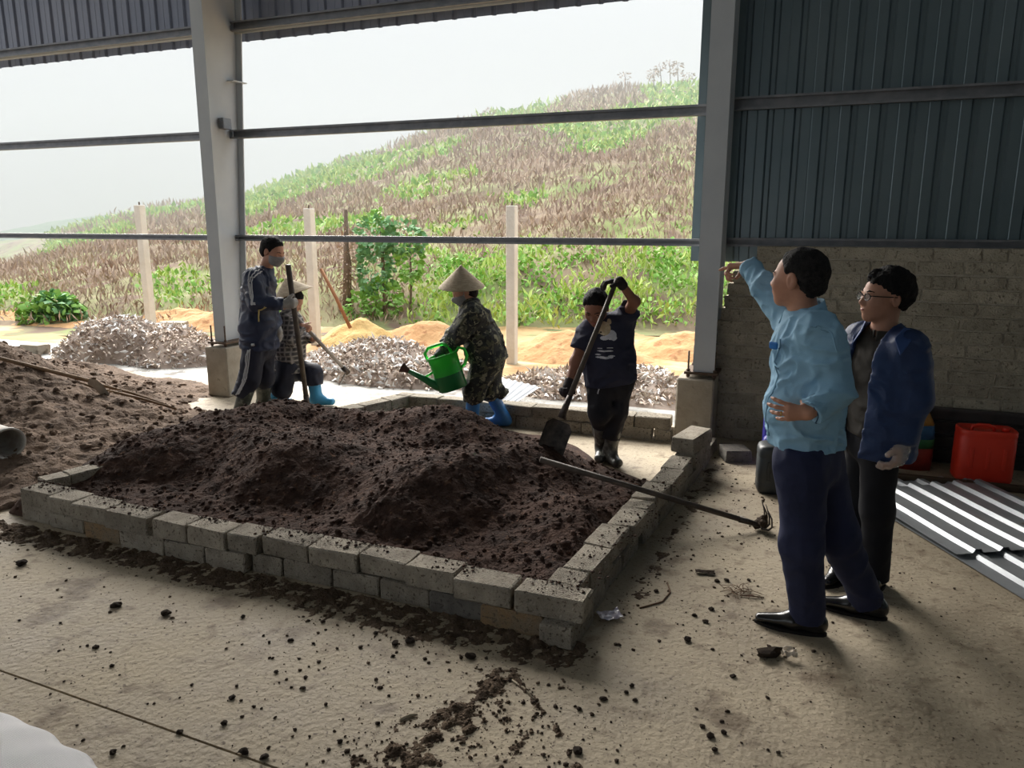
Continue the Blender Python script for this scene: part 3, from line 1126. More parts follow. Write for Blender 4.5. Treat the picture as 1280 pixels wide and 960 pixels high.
def left_z(X, Y, fine=True):
    wx = X + (fbm2(X * 1.1, Y * 1.1, 3, 61) - 0.5) * 0.7
    wy = Y + (fbm2(X * 1.1 + 5, Y * 1.1, 3, 62) - 0.5) * 0.7
    z = 0.74 * gau(wx, wy, -7.8, 4.7, 1.45, 1.25) + 0.16 * gau(wx, wy, -6.1, 4.1, 0.9, 0.9) + 0.10 * gau(wx, wy, -5.6, 5.0, 0.7, 0.5) + 0.13 * gau(wx, wy, -5.2, 3.7, 0.75, 0.8) - 0.035
    if fine:
        e = np.clip(z * 8 + 0.2, 0, 1)
        z = z + e * ((fbm2(X * 3, Y * 3, 3, 63) - 0.5) * 0.12 + (fbm2(X * 10, Y * 10, 3, 64) - 0.5) * 0.07 + np.abs(fbm2(X * 22, Y * 22, 2, 65) - 0.5) * 0.05)
    left = -4.70 + 0.29 * (Y - 3.0)
    return np.where(X > left, -0.06, z - 0.02)
heap2 = thing('soil_heap', 'lighter brown soil heap with tools lying on it outside the bin wall', 'soil heap', (-7.0, 4.6, 0))
height_mesh('heap_body', np.arange(-10.5, -4.0, 0.02), np.arange(2.6, 6.6, 0.02), left_z, m_soil, heap2)
n = 2600
cx, cy = g.uniform(-9.5, -4.9, n), g.uniform(3.0, 6.3, n)
cz = left_z(cx, cy)
k = cz > 0.0
R = 0.006 + 0.032 * g.random(n) ** 5
tag(lump_cloud('soil_crumbs', np.stack([cx, cy, cz + R * 0.15], 1)[k], R[k], m_soil, heap2, 0.75, 6), kind='stuff')

def on_surf(px, py, zf, d0=2.0, d1=14.0, lift=0.0):
    """where the sight line meets a height field"""
    ds = np.linspace(d0, d1, 900)
    v = ray(px, py)
    P = _c + (v / (v @ _h))[None] * ds[:, None]
    z = zf(P[:, 0][None], P[:, 1][None])[0]
    i = int(np.argmax(P[:, 2] < np.maximum(z, 0) + lift))
    return P[i]

# dirt swept along the near wall and across the floor: low drifts that rise out of the slab
m_drift = mat('dirt_drift', (84, 70, 58), (108, 92, 76), (126, 109, 91), scale=9, detail=9, rough=0.95, spec=0.2, bump=0.9, bscale=70, spot=-0.02, spot_scale=30)
def drift_front(X, Y):
    base = 2.86 + 0.0 * X
    t = base - Y
    wdt = 0.30 + 0.20 * (fbm2(X * 1.5, X * 0, 3, 71) - 0.5) + 0.10 * np.exp(-((X + 1.6) / 0.6) ** 2) + 0.18 * np.clip(-3.8 - X, 0, 1)
    a = sstep(1.0, 0.15, t / wdt) * sstep(-0.72, -0.86, X)
    return -0.014 + a * 0.019 + (fbm2(X * 26, Y * 26, 4, 72, 0.75) - 0.5) * 0.045 * (0.35 + a)
o = height_mesh('dirt_drift', np.arange(-6.2, -0.68, 0.012), np.arange(2.25, 2.90, 0.012), drift_front, m_drift)
tag(o, 'dark dirt drifted along the floor at the foot of the near block row', 'dirt', kind='stuff')
dl = [(G(x, y)[:2], w) for x, y, w in ((655, 835, .10), (625, 845, .14), (600, 875, .18), (570, 900, .23), (530, 925, .30), (490, 955, .34), (470, 1000, .34))]
dl2 = [(G(x, y)[:2], w) for x, y, w in ((640, 845, .05), (690, 900, .03), (720, 960, .05), (730, 1000, .05))]
def drift_near(X, Y):
    r = np.zeros_like(X)
    for L_ in (dl, dl2):
        for (a, wa), (b, wb_) in zip(L_[:-1], L_[1:]):
            ab = b - a
            t = np.clip(((X - a[0]) * ab[0] + (Y - a[1]) * ab[1]) / (ab @ ab), 0, 1)
            dist = np.hypot(X - a[0] - t * ab[0], Y - a[1] - t * ab[1])
            r = np.maximum(r, np.exp(-(dist / ((wa + (wb_ - wa) * t) * 0.55)) ** 2))
    c3_ = G(650, 915)
    r = np.maximum(r, 0.62 * np.exp(-((X - c3_[0]) / 0.26) ** 2 - ((Y - c3_[1]) / 0.26) ** 2))
    n_ = fbm2(X * 20, Y * 20, 4, 74, 0.7)
    return -0.017 + r * 0.021 + (n_ - 0.5) * 0.052 * (0.3 + r)
o = height_mesh('dirt_drift', np.arange(-1.75, -0.60, 0.009), np.arange(1.55, 2.62, 0.009), drift_near, m_drift)
tag(o, 'scraped trail of loose dirt crossing the floor toward the viewer', 'dirt', kind='stuff')
def drift_right(X, Y):
    a = sstep(0.75, 0.0, np.abs(X + 0.35)) * sstep(2.9, 3.6, Y) * sstep(6.0, 5.2, Y)
    b = np.exp(-((X + 0.68 - 0.03 * (Y - 4)) / 0.09) ** 2) * sstep(3.0, 3.3, Y)
    return -0.016 + a * 0.005 + b * 0.012 + (fbm2(X * 16, Y * 16, 5, 76, 0.72) - 0.5) * 0.042 * (0.25 + a * 0.75)
o = height_mesh('dirt_drift', np.arange(-0.80, 0.6, 0.012), np.arange(2.9, 6.1, 0.012), drift_right, m_drift)
tag(o, 'patches of trodden dirt on the floor between the bin wall and the observers', 'dirt', kind='stuff')

def drift_crumbs(label, zf, x0, x1, y0, y1, n, seed):
    g_ = np.random.default_rng(seed)
    X, Y = g_.uniform(x0, x1, n), g_.uniform(y0, y1, n)
    z = zf(X, Y)
    k = g_.random(n) < np.exp(np.clip(z, -1, 0.0) / 0.0045)
    X, Y, z = X[k], Y[k], np.maximum(z[k], 0)
    R_ = 0.0018 + 0.0075 * g_.random(len(X)) ** 4
    tag(lump_cloud('dirt_crumbs', np.stack([X, Y, z + R_ * 0.3], 1), R_, m_drift, None, 0.65, seed), label, 'crumbs', kind='stuff')
drift_crumbs('loose dirt crumbs scattered along the near block row', drift_front, -6.1, -0.75, 2.27, 2.88, 9000, 901)
drift_crumbs('loose dirt crumbs scattered along the scraped dirt trail', drift_near, -1.72, -0.62, 1.57, 2.6, 6000, 902)
drift_crumbs('loose dirt crumbs scattered between the bin wall and the observers', drift_right, -0.78, 0.58, 2.95, 6.0, 7000, 903)

# crumbs over the whole floor, and the clods large enough to pick up
n = 15000
fx, fy = g.uniform(-5.0, 1.5, n), 1.2 + 4.6 * g.random(n) ** 1.2
dens = 0.35 + 0.65 * np.exp(-np.abs(fy - 2.5) / 0.35) * (fx < -0.5) + 0.5 * ((fx > -0.75) & (fx < 0.2) & (fy > 3))
ok = (g.random(n) < dens) & ~((fx > -4.6) & (fx < -0.7) & (fy > 2.85)) & (fbm2(fx * 1.6, fy * 1.6, 3, 77) > 0.40 + 0.2 * g.random(n))
R = 0.0016 + 0.009 * g.random(n) ** 6
tag(tag(lump_cloud('floor_crumbs', np.stack([fx, fy, R * 0.3], 1)[ok], R[ok], m_clod, None, 0.6, 9, 1), kind='stuff'), 'small dark crumbs of soil littering the concrete floor', 'crumbs')
clods = [(28, 706, 8), (145, 758, 7), (208, 768, 7), (513, 803, 8), (494, 806, 6), (470, 792, 4), (588, 822, 8), (304, 772, 4), (140, 833, 4), (363, 801, 4), (404, 778, 4), (290, 873, 5), (142, 942, 6),
         (305, 941, 8), (330, 948, 7), (280, 905, 6), (225, 916, 5), (472, 905, 4), (425, 928, 5), (378, 861, 4), (345, 841, 4), (120, 810, 4),
         (860, 801, 6), (888, 921, 7), (905, 917, 5), (893, 938, 5), (878, 909, 4), (790, 858, 4), (794, 876, 4), (755, 875, 5), (783, 866, 4), (916, 846, 4), (973, 942, 4), (960, 938, 3),
         (908, 726, 4), (896, 727, 4), (889, 762, 4), (882, 778, 4), (868, 770, 4), (936, 726, 3), (820, 740, 4), (722, 940, 7)]
clod_me = []
for i in range(5):
    bm = bmesh.new()
    bmesh.ops.create_icosphere(bm, subdivisions=2, radius=1.0)
    co = np.array([v.co[:] for v in bm.verts])
    d_ = 0.75 + 1.5 * (fbm(co * 1.5 + i * 11, 3, 80 + i) - 0.4)
    for v, s in zip(bm.verts, d_):
        v.co = v.co * float(s)
        v.co.z *= 0.55
    me = bpy.data.meshes.new('clod')
    bm.to_mesh(me)
    bm.free()
    clod_me.append(me)
clod_label = {(28, 706): 'dark soil clod on the floor near the outer far corner of the near block row', (145, 758): 'dark soil clod, left one of a pair before the near block row',
              (208, 768): 'dark soil clod, right one of a pair before the near block row', (513, 803): 'plump dark soil clod, biggest of the crumb patch before the near block row',
              (588, 822): 'flat soil clod on the floor just above the scraped dirt trail', (305, 941): 'soil clod lying on the floor joint, the left one of two', (330, 948): 'soil clod lying on the floor joint, the right one of two',
              (142, 942): 'dark soil clod lying beside the white woven sack', (888, 921): 'biggest soil clod of the small cluster on the floor before the black shoes',
              (860, 801): 'dark soil clod alone on the floor between shiny film and black shoe', (722, 940): 'soil clod at the lower end of the thin dirt streak'}
for i, (x, y, r_) in enumerate(clods):
    p = G(x, y)
    d = float(p @ _h)
    s = r_ * d / 971 * 0.95
    if i in ():
        continue
    o = mesh_obj('soil_clod', clod_me[i % 5], None, (p[0], p[1], s * 0.45), float(rng.uniform(0, 6)), m_clod)
    o.scale = (s * rng.uniform(0.85, 1.2), s, s)
    tag(o, clod_label.get((x, y), 'small dark clod of soil scattered on the open concrete floor'), 'soil clod', 'loose soil clods on the floor')
# ================================================================== TOOLS, CANS, SHEETS AND LITTER
m_wood = mat('tool_wood', (120, 98, 76), (146, 122, 96), scale=6, stretch=(1, 1, 1), rough=0.7, bump=0.2, bscale=40)
m_dwood = mat('dark_handle', (70, 62, 56), (92, 82, 72), scale=8, rough=0.6, bump=0.2, bscale=40)
m_iron = mat('tool_iron', (62, 58, 56), (96, 88, 82), scale=14, rough=0.5, metal=0.6, bump=0.3, bscale=30)
m_silver = mat('worn_steel', (178, 172, 160), (150, 142, 130), scale=9, rough=0.5, metal=0.15)

# fork lying across the bin wall
p1 = G(948, 656, 0.035)
cr_ = G(818, 617, 2 * KH + 0.028)
dirn = unit(cr_ - p1)
e0 = p1
L_ = 1.36
e1 = p1 + dirn * L_
fork = thing('garden_fork', 'long handled fork lying over the bin wall with muddy curved tines on the floor', 'fork', e0)
MB().tube([e0 + dirn * 0.06, e0 + dirn * 0.5, e1], [0.016, 0.017, 0.0165], 10).build('handle', m_dwood, fork)
MB().tube([e0 - dirn * 0.01, e0 + dirn * 0.12], [0.013, 0.020], 10).build('socket', m_iron, fork)
sd = unit(np.cross(dirn, V(0, 0, 1)))
upv = unit(np.cross(sd, dirn))
b = MB()
b.tube([e0 - sd * 0.055 - dirn * 0.005, e0 - dirn * 0.015, e0 + sd * 0.055 - dirn * 0.005], 0.008, 8)
b.build('crossbar', m_iron, fork)
for k in range(4):
    o_ = (k - 1.5) / 1.5
    s0 = e0 + sd * 0.052 * o_ - dirn * 0.01
    fwd_ = -dirn + sd * 0.35 * o_
    pts = [s0, s0 + fwd_ * 0.03 + upv * 0.004, s0 + fwd_ * 0.05 + V(0, 0, 0.03), s0 + fwd_ * 0.045 + V(0, 0, 0.08), s0 + fwd_ * 0.02 + V(0, 0, 0.125 + 0.02 * (k % 2))]
    MB().tube(pts, [0.007, 0.0065, 0.006, 0.005, 0.002], 7).build('tine', m_iron, fork)
lump_cloud('caked_mud', np.array([e0 + sd * x + V(0, 0, z) - dirn * y for x, y, z in ((0, 0.02, 0.02), (0.03, 0.03, 0.03), (-0.03, 0.02, 0.025), (0.0, 0.03, 0.055), (0.01, 0.0, 0.0))]), [0.028, 0.024, 0.025, 0.022, 0.03], m_clod, fork, 0.9, 3, 2)

# jerry cans
def jerry(name, label, c, w, d, h, rz, m, cap_m, mode=0):
    t = thing(name, label, 'jerry can', c)
    cz, sz = math.cos(rz), math.sin(rz)
    ax, ay = V(cz, sz, 0), V(-sz, cz, 0)
    c = np.asarray(c, float)
    def sec(z, k, kk=1.0):
        out = []
        n = 28
        for i in range(n):
            a = 2 * math.pi * i / n
            e = 0.42
            x = math.copysign(abs(math.cos(a)) ** e, math.cos(a)) * w / 2 * k
            y = math.copysign(abs(math.sin(a)) ** e, math.sin(a)) * d / 2 * k * kk
            out.append(c + ax * x + ay * y + V(0, 0, z))
        return out
    zs = [(0.0, 0.90), (0.012, 0.97), (0.03, 1.0), (h * 0.2, 1.0), (h * 0.22, 0.985), (h * 0.25, 1.0), (h * 0.72, 1.0), (h * 0.74, 0.985), (h * 0.77, 1.0), (h * 0.90, 1.0), (h * 0.955, 0.95), (h * 0.985, 0.84), (h, 0.60)] if mode == 0 else \
         [(0.0, 0.90), (0.012, 0.97), (0.03, 1.0), (h * 0.10, 1.0), (h * 0.12, 0.985), (h * 0.15, 1.0), (h * 0.84, 1.0), (h * 0.86, 0.98), (h * 0.89, 1.0), (h * 0.965, 1.0), (h * 0.985, 0.97), (h * 0.985, 0.90), (h * 0.94, 0.86), (h * 0.93, 0.4)]
    v = []
    for z, k in zs:
        v += sec(z, k)
    n = 28
    f = [(i * n + k, i * n + (k + 1) % n, (i + 1) * n + (k + 1) % n, (i + 1) * n + k) for i in range(len(zs) - 1) for k in range(n)]
    f += [tuple(range(n - 1, -1, -1)), tuple((len(zs) - 1) * n + k for k in range(n))]
    MB().raw(v, f, True).build('body', m, t)
    zt = c[2] + (h if mode == 0 else h * 0.93)
    hp = [c + ax * x * w + V(0, 0, zt - c[2] + q) for x, q in ((-0.26, -0.01), (-0.24, 0.03), (-0.14, 0.042), (0.04, 0.042), (0.12, 0.03), (0.14, -0.01))]
    MB().tube(hp, 0.011, 10).build('handle', m, t)
    cc = c + ax * w * 0.33 + V(0, 0, zt - c[2] - 0.012)
    MB().lathe([(0.019, 0), (0.019, 0.016), (0.024, 0.016), (0.024, 0.04), (0.021, 0.044), (0.0, 0.044)], cc, n=18).build('cap', cap_m, t)
    for s in (-1, 1):
        for q in (-0.28, 0.0, 0.28):
            bb = MB()
            bb.obox(c + ax * w * q + ay * s * d * 0.495 + V(0, 0, h * 0.48), ax, ay, V(0, 0, 1), 0.012, 0.006, h * 0.20)
            bb.build('rib', m, t, bevel=0.003)
    return t
m_red = mat('red_plastic', (232, 62, 40), (218, 54, 36), scale=4, rough=0.4, spec=0.5)
m_black = mat('black_plastic', (46, 50, 52), (58, 62, 64), scale=5, rough=0.45, spec=0.5)
m_blue = mat('blue_plastic', (56, 52, 150), (66, 62, 164), scale=5, rough=0.35, spec=0.5)
m_redcap = mat('red_cap', (214, 40, 44), rough=0.4)
jerry('red_jerry_can', 'bright red plastic jerry can standing before the dark beams', (1.17, 6.02, 0), 0.365, 0.22, 0.385, math.radians(6), m_red, m_red, 1)
jerry('black_jerry_can', 'black plastic jerry can half hidden behind the light blue shirt wearer', (-0.15, 5.24, 0), 0.30, 0.20, 0.335, math.radians(10), m_black, m_black, 0)
jerry('blue_jerry_can', 'tall blue plastic jerry can with red cap behind the black can', (-0.16, 5.86, 0), 0.30, 0.18, 0.375, math.radians(4), m_blue, m_redcap, 0)
# blue bottle with red cap
bt = thing('bottle', 'small blue bottle with a red screw cap in front of the blue can', 'bottle', (-0.235, 5.60, 0))
MB().lathe([(0.0, 0), (0.05, 0), (0.058, 0.012), (0.058, 0.24), (0.05, 0.27), (0.024, 0.295), (0.022, 0.31)], (-0.235, 5.60, 0), n=24).build('body', m_blue, bt)
MB().lathe([(0.026, 0.305), (0.026, 0.335), (0.022, 0.34), (0, 0.34)], (-0.235, 5.60, 0), n=20).build('cap', m_redcap, bt)
MB().lathe([(0.0592, 0.10), (0.0592, 0.18)], (-0.235, 5.60, 0), n=24).build('paper_band', mat('paper_band', (180, 186, 214), rough=0.6), bt)

# feed sack with printed bands
sk = thing('printed_sack', 'small standing printed sack with orange top and blue and green bands beside the block wall', 'sack', (0.72, 6.16, 0))
def band(name, z0, z1, col, k0, k1):
    v, f = [], []
    n = 24
    for z, k in ((z0, k0), ((z0 + z1) / 2, (k0 + k1) / 2 * 1.02), (z1, k1)):
        for i in range(n):
            a = 2 * math.pi * i / n
            e = 0.6
            x = math.copysign(abs(math.cos(a)) ** e, math.cos(a)) * 0.155 * (0.6 + 0.4 * k)
            y = math.copysign(abs(math.sin(a)) ** e, math.sin(a)) * 0.10 * k
            v.append((0.72 + x + 0.004 * math.sin(9 * a + z * 40), 6.16 + y + 0.004 * math.cos(7 * a), z))
    f = [(i * n + q, i * n + (q + 1) % n, (i + 1) * n + (q + 1) % n, (i + 1) * n + q) for i in range(2) for q in range(n)]
    f.append(tuple(range(n - 1, -1, -1)))
    f.append(tuple(2 * n + q for q in range(n)))
    MB().raw(v, f, True).build(name, mat('sack_' + name, col, tuple(int(q * 0.8) for q in col), scale=12, rough=0.55), sk)
band('red_band', 0.0, 0.17, (150, 52, 40), 0.92, 1.0)
band('green_band', 0.17, 0.24, (52, 110, 66), 1.0, 1.0)
band('blue_band', 0.24, 0.34, (60, 104, 142), 1.0, 0.85)
band('orange_top', 0.34, 0.44, (168, 122, 60), 0.85, 0.12)

# dark steel beams stacked against the wall, a timber on the floor before them
m_dark = mat('dark_beam', (70, 66, 66), (86, 80, 78), scale=6, rough=0.5, metal=0.3)
for k in range(4):
    z0 = 0.005 + k * 0.108
    t = MB()
    y0 = 6.385 - 0.004 * k
    x0, x1 = 0.30 - 0.05 * k, 2.95
    t.box((x0, y0, z0), (x1, y0 + 0.006, z0 + 0.10))
    t.box((x0, y0 - 0.05, z0 + 0.094), (x1, y0, z0 + 0.10))
    t.box((x0, y0 - 0.05, z0), (x1, y0, z0 + 0.006))
    t.box((x0, y0 - 0.05, z0 + 0.08), (x1, y0 - 0.045, z0 + 0.094))
    o = t.build('steel_beam', m_dark, None)
    tag(o, ('dark steel channel lowest of the stack against the block wall', 'dark steel channel second from the floor against the block wall', 'dark steel channel third from the floor against the block wall', 'dark steel channel topmost of the stack against the block wall')[k], 'beam', 'steel channels stacked by the wall')
o = MB().box((0.45, 5.80, 0.002), (2.9, 5.86, 0.042), R=np.array([[math.cos(0.03), -math.sin(0.03), 0], [math.sin(0.03), math.cos(0.03), 0], [0, 0, 1]])).build('timber', mat('old_timber', (74, 60, 48), (96, 80, 64), scale=5, rough=0.9, bump=0.4, bscale=30), None, bevel=0.004)
tag(o, 'brown squared timber on the floor in front of the red jerry can', 'timber')

# roofing sheets lying on the floor
m_zinc = mat('zinc_sheet', (160, 164, 168), (176, 179, 182), (132, 122, 110), scale=3, rough=0.36, metal=0.35, spot=-0.03, spot_scale=5)
ru = unit((G(1280, 742) - G(1062, 612))[:2])
rv = np.array([-ru[1], ru[0]])
def floor_sheet(label, o2, length, wdt, z, bend):
    n = int(round(wdt / 0.165))
    pts = []
    for k in range(n):
        a = k * wdt / n
        w_ = wdt / n
        pts += [(a, 0), (a + w_ * 0.58, 0), (a + w_ * 0.68, 0.022), (a + w_ * 0.88, 0.022), (a + w_ * 0.98, 0)]
    pts.append((wdt, 0))
    v, f = [], []
    N_ = 12
    for t_ in (0.0, 0.0012):
        for i in range(N_ + 1):
            s = i / N_ * length
            for a, q in pts:
                xy = o2 + ru * s + rv * a
                v.append((xy[0], xy[1], z + q + t_ + bend * math.sin(i / N_ * 5 + a * 2) * 0.004))
    K = len(pts)
    for t_ in range(2):
        for i in range(N_):
            for j in range(K - 1):
                a = t_ * (N_ + 1) * K + i * K + j
                f.append((a, a + 1, a + K + 1, a + K))
    return tag(MB().raw(v, f).build('roofing_sheet', m_zinc, None), label, 'roofing sheet', 'zinc sheets on the floor')
o2 = G(1066, 612)[:2]
pl = G(1275, 748)[:2]
floor_sheet('ribbed zinc roofing sheet flat on the floor, the lower and longer of the two', pl - ru * 1.62 + rv * 0.0, 2.6, 0.99, 0.006, 1)
pe = G(1200, 693, 0.03)[:2]
floor_sheet('ribbed zinc roofing sheet ending midway, the upper of the two on the floor', pe - ru * 1.02 - rv * 0.02, 1.02, 0.99, 0.034, 1)

# white woven sack in the near corner
def sack_f(P):
    q = P - np.array(SC, np.float32)
    u = q @ np.array([*sdir, 0], np.float32)
    w = q @ np.array([-sdir[1], sdir[0], 0], np.float32)
    z = q[:, 2]
    k = ((np.abs(u) / 0.56) ** 3.0 + (np.abs(w) / 0.33) ** 2.6 + (np.abs(z) / 0.085) ** 2.2) ** (1 / 2.4)
    d = (k - 1) * 0.12
    return d - 0.004 * (np.sin(u * 14 + w * 7) * np.sin(w * 9 - u * 3)) - 0.002 * np.sin(u * 31 + 2 * np.sin(w * 12))
sdir = unit((G(140, 962) - G(0, 900))[:2])
eb = (G(64, 938)[:2])
SC = np.array([*(eb - np.array([-sdir[1], sdir[0]]) * 0.345 + sdir * -0.05), 0.075])
v_, q_ = surf(lambda P: np.maximum(sack_f(P), 0.004 - P[:, 2]), SC - V(0.7, 0.7, 0.13), SC + V(0.7, 0.7, 0.16), 0.012)
m_sack = mat('woven_sack', (214, 214, 220), (226, 226, 230), scale=3, rough=0.4, spec=0.4)
nt = m_sack.node_tree
wv = nt.nodes.new('ShaderNodeTexWave'); wv.inputs['Scale'].default_value = 60
wv2 = nt.nodes.new('ShaderNodeTexWave'); wv2.inputs['Scale'].default_value = 60; wv2.bands_direction = 'Y'
tcn = nt.nodes.new('ShaderNodeTexCoord'); mx = nt.nodes.new('ShaderNodeMath'); mx.operation = 'ADD'
bp = nt.nodes.new('ShaderNodeBump'); bp.inputs['Strength'].default_value = 0.5; bp.inputs['Distance'].default_value = 0.004
for w_ in (wv, wv2):
    nt.links.new(tcn.outputs['Object'], w_.inputs['Vector'])
nt.links.new(wv.outputs['Fac'], mx.inputs[0]); nt.links.new(wv2.outputs['Fac'], mx.inputs[1])
nt.links.new(mx.outputs[0], bp.inputs['Height']); nt.links.new(bp.outputs[0], nt.nodes['Principled BSDF'].inputs['Normal'])
o = link_mesh('woven_sack', np_mesh('woven_sack', v_, q_), m_sack)
tag(o, 'shiny white woven plastic sack lying in the near corner', 'sack')

# tools and a pot on the left soil heap
def lz(X, Y):
    return left_z(X, Y, True)
a = on_surf(0, 448, lz, 4, 9, 0.05); b_ = on_surf(60, 462, lz, 4, 9, 0.05); c__ = on_surf(120, 478, lz, 4, 9, 0.03)
hoe = thing('hoe', 'wooden handled hoe with a worn curved blade lying on the brown soil heap', 'hoe', c__)
hd = unit(c__ - a)
MB().tube([c__ - hd * 1.5, a, c__], [0.018, 0.018, 0.019], 10).build('handle', m_wood, hoe)
oa = [on_surf(x, y, lz, 4, 9, 0.06) for x, y in ((112, 473), (121, 475), (129, 481), (135, 490), (139, 500), (140, 509))]
ia = [on_surf(x, y, lz, 4, 9, 0.05) for x, y in ((135, 508), (130, 499), (124, 491), (117, 484), (110, 480))]
dm = float(np.mean([q @ _h for q in oa]))
oa = [W(x, y, dm) for x, y in ((112, 473), (121, 475), (129, 481), (135, 490), (139, 500), (140, 509))]
ia = [W(x, y, dm + 0.05) for x, y in ((135, 508), (130, 499), (124, 491), (117, 484), (110, 480))]
n6 = 6
ia6 = lerp6 = [np.array([np.interp(t, np.linspace(0, 1, 5), [q[k] for q in ia[::-1]]) for k in range(3)]) for t in np.linspace(0, 1, n6)]
v, f = [], []
for th in (0.0, 1.0):
    for a_, b2 in zip(oa, ia6):
        mid_ = (a_ + b2) / 2 + V(0, 0, 0.012)
        for q in (a_, mid_, b2):
            v.append(q - _h * 0.006 * th)
for th in range(2):
    for i in range(n6 - 1):
        for j in range(2):
            k = th * n6 * 3 + i * 3 + j
            f.append((k, k + 1, k + 4, k + 3) if th == 0 else (k, k + 3, k + 4, k + 1))
MB().raw(v, f, True).build('blade', m_silver, hoe)
for i, (q0, q1, lab) in enumerate((((130, 482), (205, 505), 'upper of two thin wooden poles lying beside the hoe blade'), ((130, 487), (220, 511), 'lower of two thin wooden poles lying beside the hoe blade'))):
    A = on_surf(*q0, lz, 4, 9, 0.03); B = on_surf(*q1, lz, 4, 9, 0.02)
    dq = unit(B - A)
    tag(MB().tube([A - dq * 0.25, A, (A + B) / 2 + V(0, 0, 0.01), B], [0.012, 0.013, 0.013, 0.012], 8).build('wooden_pole', m_wood, None), lab, 'pole')
pc = on_surf(4, 566, lz, 3, 8)
pt = thing('plastic_pot', 'pale grey round pot lying on its side at the picture edge', 'pot', pc)
pax = unit(_r * 0.80 - _h * 0.55 + V(0, 0, -0.10))
po = pc + V(0, 0, 0.10) - pax * 0.12
MB().lathe([(0.0, 0.0), (0.085, 0.0), (0.09, 0.01), (0.108, 0.20), (0.115, 0.20), (0.115, 0.225), (0.105, 0.225), (0.098, 0.20), (0.082, 0.03), (0.0, 0.02)], po, pax, 28).build('shell', mat('pot_grey', (168, 166, 160), (140, 134, 126), scale=12, rough=0.7), pt)
MB().lathe([(0.112, 0.222), (0.118, 0.226), (0.118, 0.236), (0.104, 0.236), (0.104, 0.222)], po, pax, 28).build('rim', mat('pot_rim', (190, 188, 182), rough=0.6), pt)

# litter
m_straw = mat('straw', (128, 104, 82), (98, 74, 60), scale=20, rough=0.9)
st = thing('straw_bundle', 'small tangled wisp of reddish straw on the floor before the blue trousers', 'straw', G(930, 742))
b = MB()
g2 = np.random.default_rng(3)
c0 = G(922, 741)
for k in range(26):
    a_ = g2.uniform(0, 6.28)
    l_ = g2.uniform(0.03, 0.09)
    p0 = c0 + V(g2.normal(0, 0.03), g2.normal(0, 0.025), 0.004 + g2.random() * 0.012)
    p2 = p0 + V(math.cos(a_) * l_, math.sin(a_) * l_, 0)
    p2[2] = 0.003 + g2.random() * 0.014
    b.tube([p0, (p0 + p2) / 2 + V(g2.normal(0, 0.006), g2.normal(0, 0.006), 0.006), p2], 0.0016, 5)
b.tube([G(925, 744, 0.006), G(940, 745, 0.008), G(955, 747, 0.004)], 0.003, 6)
b.build('stalks', m_straw, st)
def sheet_scrap(name, label, px, size, m, seed, amp=0.02, asp=0.6, rz=0.0):
    p = G(*px)
    n = 18
    c_, s_ = math.cos(rz), math.sin(rz)
    u = np.linspace(-1, 1, n)
    UU, VV = np.meshgrid(u, u)
    rr = 1 - 0.25 * fbm2(UU * 1.5, VV * 1.5, 3, seed)
    x = UU * size * rr
    y = VV * size * asp * rr
    z = 0.004 + amp * fbm2(UU * 2.2 + seed, VV * 2.2, 4, seed + 1)
    vv = np.stack([p[0] + x * c_ - y * s_, p[1] + x * s_ + y * c_, z], -1).reshape(-1, 3)
    ii = np.arange(n * n).reshape(n, n)
    ff = np.stack([ii[:-1, :-1].ravel(), ii[:-1, 1:].ravel(), ii[1:, 1:].ravel(), ii[1:, :-1].ravel()], 1)
    me = np_mesh(name, np.concatenate([vv, vv + V(0, 0, 0.001)]), np.concatenate([ff[:, ::-1], ff + n * n]))
    return tag(link_mesh(name, me, m), label, 'scrap')
m_film = mat('plastic_film', (216, 208, 220), (196, 190, 204), scale=20, rough=0.12, spec=0.8)
sheet_scrap('plastic_scrap', 'crumpled shiny plastic film scrap at the near corner of the bin wall', (762, 773), 0.062, m_film, 5, 0.03, 0.7, 0.7)
sheet_scrap('paper_scrap', 'crumpled whitish tissue beside a dark clod near the black shoe', (986, 823), 0.035, mat('tissue', (206, 194, 178), rough=0.9), 9, 0.05, 0.8, 0.3)
sheet_scrap('bark_scrap', 'flat dark piece of bark on the floor beyond the shiny film', (881, 717), 0.055, m_clod, 12, 0.014, 0.4, 0.2)
pc = G(960, 820)
o = mesh_obj('muck_lump', clod_me[2], None, (pc[0], pc[1], 0.02), 0.6, m_clod)
o.scale = (0.062, 0.034, 0.034)
tag(o, 'largest long dark lump of muck beside the white tissue', 'soil clod')
for i, (pts, lab) in enumerate(((((0, 800, .004), (30, 790, .004)), None),)):
    pass
tw = [([(500, 900), (512, 894), (522, 893)], 0.006, 'pale curled root lying beside the dirt trail'), ([(800, 760), (828, 752), (838, 740), (834, 728)], 0.004, 'thin forked twig on the floor beyond the plastic film'),
      ([(640, 850), (655, 860), (668, 874)], 0.004, 'pale straight root end where the dirt trail forks')]
for pts, r_, lab in tw:
    P3 = [G(x, y, r_ * 0.9) for x, y in pts]
    tag(MB().tube(P3, [r_, r_ * 1.1, r_ * 0.6] if len(P3) == 3 else r_, 6).build('twig', m_straw if 'twig' in lab else mat('pale_root', (172, 160, 138), rough=0.9), None), lab, 'twig')
